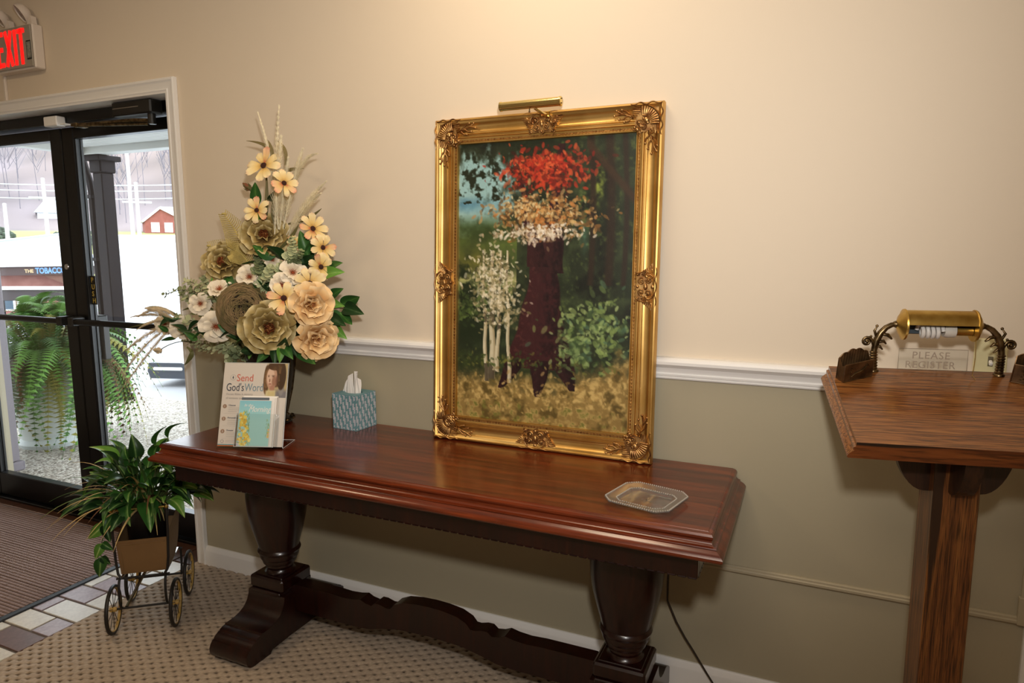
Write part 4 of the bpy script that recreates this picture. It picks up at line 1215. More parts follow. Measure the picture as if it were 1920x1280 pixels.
# ================================================================== ON THE TABLE
# tissue box
ti = thing('tissue_box', 'teal cube tissue box with white sprig pattern and two tissues standing up', 'tissue box', (-1.5205, -.0665, TZ), (0, 0, math.radians(-5)))
M['tissue_teal'] = pmat('box_teal', '#5f8a90', .55, col2='#6f97a0', vscale=15)
TB, TH = .109, .128
mb = MB(); b = TB / 2
mb.add([(-b, -b, 0), (b, -b, 0), (b, b, 0), (-b, b, 0), (-b, -b, TH), (b, -b, TH), (b, b, TH), (-b, b, TH)], [(0, 1, 2, 3), (0, 4, 5, 1), (1, 5, 6, 2), (2, 6, 7, 3), (3, 7, 4, 0)])
ov = [(.036 * math.cos(2 * PI * k / 24), .024 * math.sin(2 * PI * k / 24), TH) for k in range(24)]
sq = []
for k in range(24):
    a_ = 2 * PI * k / 24; m_ = max(abs(math.cos(a_)), abs(math.sin(a_))); sq.append((b * math.cos(a_) / m_, b * math.sin(a_) / m_, TH))
mb.add(ov + sq, [(k, (k + 1) % 24, 24 + (k + 1) % 24, 24 + k) for k in range(24)])
mb.add([(p[0], p[1], TH - .0) for p in ov] + [(p[0], p[1], TH - .02) for p in ov], [(k, (k + 1) % 24, 24 + (k + 1) % 24, 24 + k) for k in range(24)] + [tuple(range(24, 48))])
mb.build('carton', M['tissue_teal'], ti, smooth=False)
mb = MB()
pr_ = random.Random(5)
for face in range(4):
    R = Matrix.Rotation(face * PI / 2, 3, 'Z')
    for cx_ in range(7):
        zz = -.03 + (cx_ % 3) * .014
        x = -.047 + cx_ * .0157
        while zz < TH:
            def bar(xa, xb, za, zb3):
                za, zb3 = max(.002, za), min(TH - .002, zb3); xa, xb = max(-b + .001, xa), min(b - .001, xb)
                if zb3 - za > .001 and xb > xa: mb.add([tuple(R @ Vector(p)) for p in ((xa, -b - .0003, za), (xb, -b - .0003, za), (xb, -b - .0003, zb3), (xa, -b - .0003, zb3))], [(0, 1, 2, 3)])
            bar(x - .0007, x + .0007, zz, zz + .040)
            for k in range(5): bar(x - .0062, x - .0007, zz + .016 + k * .0047, zz + .0187 + k * .0047)
            for k in range(5): bar(x + .0007, x + .0062, zz + .004 + k * .0047, zz + .0067 + k * .0047)
            zz += .046
o = mb.build('sprig_pattern', pmat('sprig_white', '#dcd5dc', .6), ti, smooth=False, fix=False); o['kind'] = 'stuff'
M['tissue'] = pmat('soft_tissue', '#e9e2da', .9)
for cx_, a_, h_, lean, tw, sl in ((-.017, .45, .060, -.001, .5, .9), (.014, -.25, .072, .008, -.3, -.8)):
    mb = MB()
    def fn(u_, v_, cx_=cx_, a_=a_, h_=h_, lean=lean, tw=tw, sl=sl):
        w_ = .024 * (1 - .45 * v_); x = (u_ - .5) * 2 * w_; y = .006 * math.sin(u_ * 8 + tw) * (1 - .2 * v_) + .003 * math.sin(u_ * 17 + v_ * 4)
        z = TH - .018 + v_ * (h_ + .018) * (1 + sl * (u_ - .5) * .45 - .22 * abs(u_ - .5))
        return (cx_ + x * math.cos(a_) - y * math.sin(a_) + lean * v_ - .012 * (1 - v_) * (1 if cx_ < 0 else 0), x * math.sin(a_) + y * math.cos(a_) - .004, z)
    mb.grid(fn, 18, 12); mb.build('tissue', M['tissue'], ti, sharp=80, fix=False)

# clear acrylic easel with the poster; booklets in its pocket
PR = math.radians(20); PA = math.radians(18)
easel = thing('acrylic_stand', 'clear acrylic easel holding a printed sheet that reads Send God\'s Word', 'display stand', (-1.7643, -.4766, TZ), (0, 0, PR))
UP = Vector((0, math.sin(PA), math.cos(PA))); NF = Vector((0, -math.cos(PA), math.sin(PA)))     # up the sheet, out of the sheet
PWd, PHt = .2215, .2815
def SP(x, h, o_=0.0): return Vector((x, 0, 0.0015)) + UP * h + NF * o_
def slab(mb, xa, xb, ha, hb, oa, ob, mi=0):
    vs = [SP(x, h, o_) for x in (xa, xb) for h in (ha, hb) for o_ in (oa, ob)]
    mb.add(vs, [(0, 1, 3, 2), (4, 6, 7, 5), (0, 4, 5, 1), (2, 3, 7, 6), (0, 2, 6, 4), (1, 5, 7, 3)], mi)
mb = MB(); slab(mb, 0, PWd, 0.004, PHt, -.0035, -.0015); slab(mb, 0, PWd, 0.004, PHt, .0014, .0022); mb.build('clear_panel', M['acrylic'], easel, smooth=False)
mb = MB(); mb.bb((0, -.004, .0002), (PWd, .105, .0022)); mb.build('clear_foot', M['acrylic'], easel, smooth=False)
M['acrylic_edge'] = pmat('acrylic_edge', '#cfd6d4', .15, spec=.8)
mb = MB(); mb.tube([(PWd, .004, .0024), (PWd, .105, .0024), (0, .105, .0024)], .0008, 6); mb.tube([SP(0, PHt, -.0005), SP(PWd, PHt, -.0005), SP(PWd, .003, -.0005)], .0008, 6); mb.build('clear_edge', M['acrylic_edge'], easel)
shp = thing('poster', 'printed sheet reading Send God\'s Word with a portrait photo, inside the acrylic easel', 'poster', (-1.7643, -.4766, TZ), (0, 0, PR))
M['poster_paper'] = pmat('poster_paper', '#e6d8cb', .45)
mb = MB(); slab(mb, .002, PWd - .002, .006, PHt - .0012, -.0008, .0); sheet = mb.build('sheet', M['poster_paper'], shp, smooth=False)
rot_sheet = (PI / 2 - PA, 0, 0)
inks = {k: pmat('ink_' + k, c, .5) for k, c in dict(coral='#d9705c', slate='#454a58', blue='#8197a3', grey='#b3a8a0', tan='#a8846b', teal='#5fa0a8', orange='#cf6f3a', lightline='#c4b8ae').items()}
text('print_letters', 'Send', .034, inks['coral'], shp, SP(.047, .2195, .0003), rot_sheet, .88)
text('print_letters', 'God\'s', .037, inks['slate'], shp, SP(.014, .187, .0003), rot_sheet, .70)
text('print_letters', 'Word', .037, inks['blue'], shp, SP(.0765, .187, .0003), rot_sheet, .70)
text('print_letters', 'Donate Bibles in memory', .0095, inks['grey'], shp, SP(.016, .1735, .0003), rot_sheet, .92)
text('print_letters', 'of someone special', .0095, inks['grey'], shp, SP(.016, .1605, .0003), rot_sheet, .92)
def plate(mb, xa, xb, ha, hb, o_=.0004): mb.add([SP(xa, ha, o_), SP(xb, ha, o_), SP(xb, hb, o_), SP(xa, hb, o_)], [(0, 1, 2, 3)])
mb = MB()
def disc(mb, x, h, r_, o_=.0004, n=20): mb.add([SP(x + r_ * math.cos(2 * PI * k / n), h + r_ * math.sin(2 * PI * k / n), o_) for k in range(n)], [tuple(range(n))])
for h in (.136, .095, .054): disc(mb, .015, h, .0068)
mb.build('print_dots', inks['tan'], shp, smooth=False)
for i, (h, wtxt) in enumerate(((.136, 'Choose'), (.095, 'Personalize'), (.054, 'Donate'))):
    text('print_letters', str(i + 1), .009, M['paper'], shp, SP(.0128, h - .0032, .0007), rot_sheet, 1.0)
    text('print_letters', wtxt, .0075, inks['slate'], shp, SP(.028, h + .001, .0004), rot_sheet, 1.0)
mb = MB()
for h in (.136, .095, .054):
    for k, L_ in enumerate((.052, .046, .030)): plate(mb, .028, .028 + L_, h - .006 - k * .006, h - .0045 - k * .006)
    plate(mb, .014, .082, h - .0235, h - .0229)
for k, L_ in enumerate((.034, .028)): plate(mb, .027, .027 + L_, .024 - k * .005, .0254 - k * .005)
o = mb.build('print_lines', inks['lightline'], shp, smooth=False); o['kind'] = 'stuff'
mb = MB(); disc(mb, .0165, .0215, .0058); disc(mb, .035, .232, .0095, .0003); mb.build('print_emblem', inks['grey'], shp, smooth=False)
mb = MB(); disc(mb, .0165, .0215, .0036, .0006); disc(mb, .035, .232, .0085, .00045); mb.build('print_emblem', M['poster_paper'], shp, smooth=False)
mb = MB(); mb.add([SP(.035, .238, .0006), SP(.0375, .231, .0006), SP(.035, .226, .0006), SP(.0325, .231, .0006)], [(0, 1, 2, 3)]); mb.build('print_emblem', inks['slate'], shp, smooth=False)
mb = MB(); plate(mb, .002, .118, .0095, .0125, .0003); mb.build('print_band', inks['teal'], shp, smooth=False)
mb = MB(); plate(mb, .002, .118, .006, .0095, .0003); mb.build('print_band', inks['orange'], shp, smooth=False)


def portrait(w=70, h=76):
    yy, xx = np.mgrid[0:h, 0:w]; u = xx / (w - 1); v = yy / (h - 1)
    n = noise2(w, h, 6, 4, 5); st_ = noise2(w, h, 14, 2, 8)
    img = np.empty((h, w, 3)); img[:] = hexc('#cbb384')
    def mx(col, m_):
        nonlocal img
        m_ = np.clip(m_, 0, 1)[..., None]; img = img * (1 - m_) + hexc(col) * m_
    def el(cx, cy, rx, ry, k=8): return (1 - np.hypot((u - cx) / rx, (v - cy) / ry)) * k
    fade = np.clip((.28 - u) * 8, 0, 1); mx('#e6d8cb', fade)
    mx('#8a8284', np.clip((u - .48) * 6, 0, 1) * np.clip((v - .72) * 8, 0, 1)); mx('#9d9490', el(.80, .66, .12, .3))
    mx('#6b4c32', el(.56, .32, .36, .40)); mx('#6b4c32', el(.19, .48, .12, .46)); mx('#8a6644', el(.18, .5, .08, .4) * (st_ > .45)); mx('#4f3826', el(.78, .36, .19, .44)); mx('#7d5c3c', el(.70, .3, .05, .36) * (st_ > .4))
    mx('#cfa186', el(.40, .43, .23, .36)); mx('#ecc6ab', el(.35, .38, .17, .28, 4)); mx('#b07f66', el(.50, .52, .12, .2, 3) * .7); mx('#c08a72', el(.44, .74, .10, .1))
    for cx, wx in ((.275, .04), (.45, .06)): mx('#6d4a3a', el(cx, .385, wx, .016) * .9); mx('#83604a', el(cx, .345, wx * 1.2, .012) * .8)
    mx('#ad7c64', el(.325, .50, .03, .06) * .8); mx('#b8705f', el(.345, .60, .06, .018) * .9); mx('#8d6350', el(.60, .50, .05, .2, 3) * .6); mx('#5a3d28', el(.50, .08, .30, .13)); mx('#6f5235', el(.56, .12, .24, .08) * (st_ > .5))
    mx('#e4d3a6', np.clip((v - .765 - (.12 - np.abs(u - .38) * .0) * 0) * 20, 0, 1) * np.clip((u - .14) * 14 - (1 - v) * 2, 0, 1) * np.clip((.60 - u) * 20, 0, 1)); mx('#d8bd7c', np.clip((v - .80) * 20, 0, 1) * np.clip((u - .24) * 14, 0, 1) * np.clip((.57 - u) * 20, 0, 1) * n)
    return img


pw_, ph_ = .086, .1135
colour_sheet('print_portrait', portrait(), pw_, ph_, attr_mat('photo_print', .4), shp, lambda x, y: SP(PWd - .003 - pw_ + x, PHt - .0018 - ph_ + y, .00035))
# pocket and booklets
mb = MB(); slab(mb, .076, .205, .004, .110, .0375, .039); slab(mb, .076, .205, .004, .006, .004, .0375); slab(mb, .2035, .205, .004, .11, .004, .039); slab(mb, .076, .0775, .004, .11, .004, .039); mb.build('clear_pocket', M['acrylic'], easel, smooth=False)
mb = MB(); mb.tube([SP(.205, .004, .039), SP(.205, .11, .039)], .001, 6); mb.tube([SP(.076, .004, .039), SP(.076, .11, .039)], .0007, 6); mb.tube([SP(.076, .005, .039), SP(.205, .005, .039)], .0008, 6); mb.build('clear_edge', M['acrylic_edge'], easel)
for i in range(5):
    o_ = .007 + i * .0048
    bk = thing('card_booklet', ('white booklet in the acrylic pocket, right behind the teal card', 'second white booklet behind the teal card', 'third white booklet behind the teal card', 'fourth white booklet behind the teal card', 'white booklet at the back of the pocket, against the poster')[4 - i], 'booklet', (-1.7643, -.4766, TZ), (0, 0, PR), 'booklets in the acrylic pocket')
    mb = MB(); slab(mb, .083 + .0006 * i, .1985 + .0006 * i - (.004 if i == 4 else 0), .0065, .170 - .002 * i, o_, o_ + .004); mb.build('cover', M['paper'], bk, smooth=False)
fc = thing('teal_card', 'teal card with yellow flowers and white script at the front of the acrylic pocket', 'card', (-1.7643, -.4766, TZ), (0, 0, PR))
mb = MB(); slab(mb, .0815, .1885, .0065, .1535, .0315, .0345); mb.build('card', M['paper'], fc, smooth=False)
mb = MB(); slab(mb, .086, .178, .155, .1635, .0304, .0312); o = mb.build('dark_tab', pmat('dark_tab', '#5f666c', .5), fc, smooth=False)


def card_art(w=84, h=118):
    yy, xx = np.mgrid[0:h, 0:w]; u = xx / (w - 1); v = yy / (h - 1)
    n = noise2(w, h, 5, 3, 31); img = np.empty((h, w, 3)); img[:] = hexc('#a9d6d2'); f = np.clip((.45 - v) * 2, 0, 1)[..., None]; img = img * (1 - f) + hexc('#86c4d2') * f
    rr = np.random.RandomState(4)
    def blob(x_, y_, rx, ry, t_, col, al=1):
        nonlocal img
        dx, dy = u - x_, (v - y_) * 1.4
        a_, b_ = dx * math.cos(t_) + dy * math.sin(t_), dy * math.cos(t_) - dx * math.sin(t_)
        m_ = np.clip((1 - np.hypot(a_ / rx, b_ / ry)) * 4, 0, 1)[..., None] * al; img = img * (1 - m_) + hexc(col) * m_
    for _ in range(30): blob(rr.uniform(0, .12), rr.uniform(.6, 1), .03, .02, rr.rand() * 3, ('#c9b4c8', '#d9c9d6', '#8fa06a')[rr.randint(3)], .9)
    for _ in range(60):
        y_ = rr.uniform(.25, 1); blob(.10 + .26 * rr.rand() * (.6 + .4 * y_) + .05, y_, .07, .012, rr.uniform(-2.2, -.9), ('#7fa05f', '#9db56e', '#6a9a7e')[rr.randint(3)], .8)
    for _ in range(75):
        y_ = rr.uniform(.28, 1); x_ = .06 + rr.rand() * (.16 + .20 * np.clip((y_ - .4) * 2, 0, 1)); blob(x_, y_, rr.uniform(.04, .075), rr.uniform(.03, .05), rr.rand() * 3, ('#e9cf5a', '#f1dd78', '#dcae42', '#e6b84a', '#f5e59a')[rr.randint(5)], .95)
    for _ in range(14): blob(.1 + .22 * rr.rand(), rr.uniform(.45, .98), .016, .013, 0, ('#c98c2e', '#9a7434')[rr.randint(2)], .9)
    for _ in range(26): y_ = rr.uniform(.42, .8); blob(.88 + .12 * rr.rand() - .1 * abs(y_ - .6), y_, .05, .009, rr.uniform(-2.4, -1.2), ('#86a878', '#9dbb8a')[rr.randint(2)], .8)
    for _ in range(9): blob(.94 + .05 * rr.rand(), rr.uniform(.58, .82), .04, .03, 0, ('#e6c765', '#eeb98a')[rr.randint(2)], .8)
    return img


colour_sheet('card_picture', card_art(), .1055, .1455, attr_mat('card_print', .4), fc, lambda x, y: SP(.0822 + x, .0072 + y, .03475))
text('card_letters', 'In the', .0125, M['paper'], fc, SP(.098, .1335, .0350), rot_sheet, 1.0, shear=.3)
text('card_letters', 'Morning', .026, M['paper'], fc, SP(.113, .1165, .0350), rot_sheet, .82, shear=.35)

# pressed glass tray
tr = thing('glass_tray', 'small clear pressed-glass octagonal tray lying empty on the table right end', 'tray', (-.372, -.374, TZ), (0, 0, math.radians(-13)))
def octo(hx, hy, c_): return [(-hx + c_, -hy), (hx - c_, -hy), (hx, -hy + c_), (hx, hy - c_), (hx - c_, hy), (-hx + c_, hy), (-hx, hy - c_), (-hx, -hy + c_)]
gm, nt, p = base_mat('pressed_glass')
p.inputs['Base Color'].default_value = (.97, .96, .93, 1); p.inputs['Roughness'].default_value = .10; p.inputs['Transmission Weight'].default_value = .95; p.inputs['IOR'].default_value = 1.45
mb = MB(); rings = [(octo(.054, .046, .013), .0035), (octo(.058, .050, .014), .0045), (octo(.066, .058, .018), .0095), (octo(.084, .080, .024), .0135), (octo(.089, .085, .026), .0145), (octo(.0895, .0855, .026), .0115), (octo(.084, .080, .024), .0105), (octo(.066, .058, .018), .0060), (octo(.060, .052, .015), .0005), (octo(.05, .042, .012), .0005)]
vs = [(x, y, z) for o8, z in rings for x, y in o8]
fs = [(a * 8 + j, a * 8 + (j + 1) % 8, (a + 1) * 8 + (j + 1) % 8, (a + 1) * 8 + j) for a in range(len(rings) - 1) for j in range(8)] + [tuple(range(8)), tuple(range((len(rings) - 1) * 8, len(rings) * 8))[::-1]]
mb.add(vs, fs); mb.build('dish', gm, tr, sharp=15)
mb = MB()
def along(o8, n, z, r_):
    for j in range(8):
        a_, b_ = o8[j], o8[(j + 1) % 8]; L_ = math.dist(a_, b_); k_ = max(2, int(L_ / n))
        for k in range(k_): t = (k + .5) / k_; mb.ball((a_[0] + (b_[0] - a_[0]) * t, a_[1] + (b_[1] - a_[1]) * t, z), r_, 6)
along(octo(.0875, .0835, .0255), .0058, .0147, .0023); along(octo(.0655, .0575, .0175), .0058, .0098, .002)
o = mb.build('beaded_rim', pmat('glass_bead', '#d8d2c6', .15, trans=.5), tr, fix=False); o['kind'] = 'stuff'
mb = MB()
for a_ in (0, PI / 2): mb.box((0, 0, .0039), (.028 if a_ == 0 else .004, .004 if a_ == 0 else .03, .0012))
mb.build('cross_motif', gm, tr)

# ================================================================== OAK REGISTER STAND
PHI = math.radians(10.3); TH_ = math.radians(19)
Fp = Vector((.092, -.5, .977)); wv = Vector((math.cos(PHI), math.sin(PHI), 0)); dh = Vector((-math.sin(PHI), math.cos(PHI), 0)); dv = dh * math.cos(TH_) + Vector((0, 0, 1)) * math.sin(TH_); nv = wv.cross(dv)
SW, SD = .466, .33
base_c = Fp + wv * (SW / 2) + dh * (SD / 2 * math.cos(TH_)); base_c.z = 0
sd = thing('register_stand', 'oak register stand with a sloping top on a square post', 'stand', base_c, (0, 0, PHI))
Rz = Matrix.Rotation(PHI, 4, 'Z'); Wm = Matrix.Translation(base_c) @ Rz; Wi = Wm.inverted()
def LP(s, d, n=0.0): return Wi @ (Fp + wv * s + dv * d + nv * n)          # stand-local point on the slope
mb = MB()
side = [(0.0, 0.0), (0.0, -.010), (-.004, -.012), (-.0045, -.018), (-.002, -.0205), (-.006, -.024), (-.012, -.030), (-.0145, -.036), (-.012, -.040)]
k = len(side); vs = []
for (o_, n) in side:
    vs += [LP(o_, 0, n), LP(SW - o_, 0, n), LP(SW - o_, SD, n), LP(o_, SD, n)]
fs = [(a * 4 + j, a * 4 + (j + 1) % 4, (a + 1) * 4 + (j + 1) % 4, (a + 1) * 4 + j) for a in range(k - 1) for j in range(4)] + [(0, 1, 2, 3), ((k - 1) * 4 + 3, (k - 1) * 4 + 2, (k - 1) * 4 + 1, (k - 1) * 4)]
mb.add(vs, fs, 0)
mb.m = [1 if i % 4 in (0,) and i < (k - 1) * 4 else 0 for i in range((k - 1) * 4)] + [0, 0]
mb.build('sloping_top', [M['oak_x'], M['oak_edge']], sd, sharp=25)
ph = .0455
zt_f, zt_b = (Wi @ (Fp + dv * .1)).z, 0
def under(y):        # height of the underside at stand-local y
    f0 = LP(SW / 2, 0, -.040); f1 = LP(SW / 2, SD, -.040); t = (y - f0.y) / (f1.y - f0.y); return f0.z + (f1.z - f0.z) * t
mb = MB(); cz = .003
vs = []
for z_ in (0, 1):
    for x, y in ((-ph + cz, -ph), (ph - cz, -ph), (ph, -ph + cz), (ph, ph - cz), (ph - cz, ph), (-ph + cz, ph), (-ph, ph - cz), (-ph, -ph + cz)):
        vs.append((x, y, .03 if z_ == 0 else under(y) - .0005))
mb.add(vs, [tuple(range(8))[::-1], tuple(range(8, 16))] + [(i, (i + 1) % 8, 8 + (i + 1) % 8, 8 + i) for i in range(8)])
mb.build('post', M['oak_z'], sd, sharp=25)
mb = MB(); mb.box((0, 0, .015), (.42, .34, .03), .006); mb.build('foot', M['oak_z'], sd)
# curved brackets left, right, front and back
def bracket(dirx, diry):
    mb = MB(); n = 10; h = (.15 if dirx else .125); L_ = .078; t_ = .017
    A = []
    for i in range(n + 1):
        a_ = i / n * PI / 2
        A.append((ph + L_ * (1 - (1 - math.cos(a_)) * .86) , -h * math.sin(a_) ** 1.0))
    vs = []
    for s in (-t_, t_):
        for (r_, z_) in [(ph + .0002, 0)] + A + [(ph + .0002, -h)]:
            x, y = dirx * r_ + (-diry) * s, diry * r_ + dirx * s
            zt = under(y) - .0005
            vs.append((x, y, zt + z_ if z_ == 0 else under(diry * ph) + z_ + (zt - under(diry * ph)) * (1 + z_ / h)))
    m_ = n + 3
    mb.add(vs, [tuple(range(m_)), tuple(range(2 * m_ - 1, m_ - 1, -1))] + [(i, m_ + i, m_ + (i + 1) % m_, (i + 1) % m_) for i in range(m_)])
    return mb
for dx, dy in ((-1, 0), (1, 0), (0, -1), (0, 1)):
    bracket(dx, dy).build('bracket', M['oak_dark'], sd, sharp=30)

# double-armed brass lamp standing on the slope
La = Fp + wv * .0981 + dv * .317; Lb = Fp + wv * .3677 + dv * .317
lc_ = (La + Lb) / 2
lp = thing('desk_lamp', 'tarnished brass lamp with tubular shade between two scrolled bronze arms on the oak stand', 'lamp', lc_, (0, 0, PHI))
half = (Lb - La).length / 2
zc = .114
def arm(s):
    pts = [(s * half, 0, .004), (s * (half + .002), 0, .03), (s * (half + .001), 0, .052), (s * (half - .003), 0, .074), (s * (half - .011), 0, .092), (s * (half - .022), 0, .1055), (s * (half - .034), 0, .1125), (s * (half - .044), 0, zc)]
    mb = MB(); mb.tube(pts, [.0085, .0072, .0072, .0085, .008, .0068, .0062, .0056], 12)
    for i in range(7): mb.lathe([(.0078, -.0025), (.0098, 0), (.0078, .0025)], 14, (s * half + s * .0003 * i, 0, .006 + i * .0065), caps=False)
    mb.lathe([(.0, 0), (.0125, 0), (.0125, .004), (.009, .007)], 16, (s * half, 0, -.003))
    # acanthus leaves and scroll
    for (a_, b_, c_, d_) in (((half - .004, .07), (half - .018, .073), (half - .024, .066), .0038), ((half - .012, .09), (half - .026, .088), (half - .036, .078), .0042), ((half + .001, .06), (half - .010, .060), (half - .017, .052), .0034), ((half - .002, .082), (half + .004, .098), (half - .002, .108), .003)):
        mb.tube([(s * a_[0], 0, a_[1]), (s * b_[0], -.004, b_[1]), (s * c_[0], -.002, c_[1])], [d_, d_ * 1.1, d_ * .5], 8)
    mb.ball((s * (half - .002), 0, .109), .0038, 8)
    pts = []
    for i in range(22):
        u_ = i / 21; r_ = .0115 * (1 - .8 * u_); a0 = PI * .9 - u_ * 2 * PI * 1.5
        pts.append((s * (half + .0185 + math.cos(a0) * r_), -.001, .0705 + math.sin(a0) * r_))
    mb.tube([(s * (half + .002), 0, .060)] + pts, [.004] + [.0036 * (1 - .3 * i / 21) for i in range(22)], 8)
    mb.ball((s * (half + .0185), -.003, .0705), .0042, 8); mb.ball((s * (half + .010), -.001, .0835), .0034, 8)
    mb.lathe([(.0055, half - .050), (.0085, half - .048), (.0085, half - .042), (.006, half - .037)], 14, (0, 0, zc), axis='x') if s > 0 else mb.lathe([(.0055, -half + .050), (.0085, -half + .048), (.0085, -half + .042), (.006, -half + .037)], 14, (0, 0, zc), axis='x')
    return mb
for s in (-1, 1):
    arm(s).build('scrolled_arm', M['bronze'], lp, sharp=50)
sh_l = half - .043                                 # half length with end discs
RS = .0350
mb = MB()
n = 26; vs = []; fs = []
for x in (-sh_l + .017, sh_l - .017):
    for rr_ in (RS, RS - .0015):
        for i in range(n + 1):
            a_ = math.radians(4 + 222 * i / n) ; vs.append((x, -rr_ * math.cos(a_) , zc + rr_ * math.sin(a_)))
m_ = n + 1
for i in range(n):
    fs += [(i, i + 1, 2 * m_ + i + 1, 2 * m_ + i), (m_ + i, 3 * m_ + i, 3 * m_ + i + 1, m_ + i + 1), (i, m_ + i, m_ + i + 1, i + 1), (2 * m_ + i, 2 * m_ + i + 1, 3 * m_ + i + 1, 3 * m_ + i)]
fs += [(0, 2 * m_, 3 * m_, m_), (n, m_ + n, 3 * m_ + n, 2 * m_ + n)]
mb.add(vs, fs); mb.m = [1 if (i % 4 == 1 and i < 4 * n) else 0 for i in range(len(fs))]; shade = mb.build('shade', [M['brass_old'], M['shade_inside']], lp, sharp=40)
for s in (-1, 1):
    pr2 = [(.0, s * sh_l), (.008, s * sh_l), (.012, s * (sh_l - .003)), (.022, s * (sh_l - .006)), (.033, s * (sh_l - .0135)), (.0370, s * (sh_l - .0145)), (.0380, s * (sh_l - .018)), (.0365, s * (sh_l - .0195)), (.0, s * (sh_l - .0185))]
    mb = MB(); mb.lathe(pr2, 36, (0, 0, zc), axis='x'); mb.build('end_disc', M['brass_old'], lp, sharp=40)
mb = MB(); pts = []
for i in range(70):
    a_ = i / 69 * 2 * PI * 4.5; pts.append((-.040 + i / 69 * .048, math.cos(a_) * .0155 + .004, zc - .014 + math.sin(a_) * .0155))
mb.tube(pts, .0046, 8)
bulb = mb.build('spiral_bulb', pmat('bulb_white', '#e4e0d8', .35), lp)
mb = MB(); mb.lathe([(0, .012), (.016, .012), (.018, .02), (.017, .036), (0, .038)], 20, (0, .004, zc - .012), axis='x'); mb.build('bulb_base', pmat('bulb_base', '#cfc9bd', .5), bulb)
mb = MB(); mb.lathe([(0, .038), (.013, .038), (.013, sh_l - .02), (0, sh_l - .02)], 16, (0, .004, zc - .012), axis='x'); mb.build('socket', M['brass_old'], lp)
# ball chain
mb = MB(); ch0 = Vector((half - .062, -.018, zc - .022)); L_ = .100
nb = 46
for i in range(nb + 1):
    u_ = i / nb; mb.ball((ch0.x + .004 * math.sin(u_ * 3) - .006 * u_ + (.004 if i > nb - 4 else 0) * (i - nb + 4) * .5, ch0.y - .012 * u_, ch0.z - L_ * u_), .0013, 6)
o = mb.build('pull_chain', M['brass'], lp, fix=False)

# letter racks
def rack(name_lab, at_s, at_d, rotz):
    p0 = Fp + wv * at_s + dv * at_d
    rk = thing('letter_rack', name_lab, 'letter rack', p0, (0, 0, 0), 'bronze letter racks on the oak stand')
    Rm = Matrix.Rotation(rotz, 4, 'Z') @ Matrix.Identity(4)
    # stand the rack on the slope
    rotm = Matrix((wv.to_4d(), dv.to_4d(), nv.to_4d(), (0, 0, 0, 1))).transposed(); rotm[3][3] = 1
    for i in range(3): rotm[i][3] = 0; rotm[3][i] = 0
    rk.rotation_euler = (rotm @ Matrix.Rotation(rotz, 4, 'Z')).to_euler()
    W_, D_, H_ = .080, .026, .046
    mb = MB(); mb.bb((0, 0, .0004), (W_, .002, H_), .0006); fr_ = mb.build('front_plate', M['bronze_box'], rk)
    mb = MB(); mb.tube([(.001, .001, H_), (W_ - .001, .001, H_)], .0016, 8); mb.tube([(.001, .0, .0015), (.001, .0, H_)], .0016, 8); mb.tube([(W_ - .001, .0, .0015), (W_ - .001, .0, H_)], .0016, 8); mb.tube([(.001, .0, .002), (W_ - .001, .0, .002)], .0016, 8); mb.build('border', M['bronze_box'], fr_)
    # raised key ornament
    mb = MB(); mb.tube([(.022, -.0005, .012), (.03, -.0015, .020), (.04, -.002, .022), (.05, -.002, .026), (.06, -.001, .034)], [.0014, .0018, .0022, .0018, .0012], 8); spiral(mb, .0, .0, .0001, .2, 0, 1, 0, .0001, lambda a, b, h: (a * 0 + .03, -.0005, .02))
    for (x, z, r_) in ((.018, .034, .0022), (.022, .031, .0026), (.027, .033, .0018), (.020, .025, .0022), (.019, .018, .002), (.018, .010, .0024), (.062, .036, .0034), (.066, .032, .002), (.057, .037, .0018)): mb.ball((x, -.0006, z), r_, 8, sz=(1, .6, 1))
    mb.build('relief_ornament', M['bronze'], fr_)
    mb = MB(); mb.bb((.0015, .0022, .0004), (W_ - .0015, D_ - .0022, .0024)); mb.build('bottom_plate', M['bronze_box'], rk)
    for x in (0, W_ - .0018):
        q = [(.0022, .0004), (D_ - .0022, .0004), (D_ - .0022, .058)] + [(D_ - .0022 - (D_ - .0044) * (i / 8), .058 - .022 * math.sin(i / 8 * PI / 2) - .0 + (.010 * max(0, (i - 5) / 3))) for i in range(1, 9)]
        mb = MB(); mb.prism(q, x, x + .0018, 'yz'); mb.build('side_plate', M['bronze_box'], rk, sharp=40)
    # scalloped, ribbed back
    mb = MB(); N_ = 60
    def zt(u_): return .052 + .016 * math.sin(PI * u_) ** .8 + .004 * abs(math.sin(PI * u_ * 3.5))
    mb.grid(lambda u_, v_: (u_ * W_, D_ - .002 + .0014 * math.sin(u_ * 2 * PI * 11), .0004 + (zt(u_) - .0004) * v_), N_, 6)
    mb.grid(lambda u_, v_: (u_ * W_, D_, .0004 + (zt(u_) - .0004) * v_), N_, 6)
    mb.tube([(i / N_ * W_, D_ - .001, zt(i / N_)) for i in range(N_ + 1)], .0014, 6)
    mb.build('scalloped_back', M['bronze_box'], rk, sharp=60, fix=False)
    return rk
rack('dark bronze letter rack at the back left corner of the oak stand', .0176, .2475, math.radians(28))
rack('dark bronze letter rack at the right of the oak stand, beyond the lamp arm', .3785, .2845, math.radians(-24))

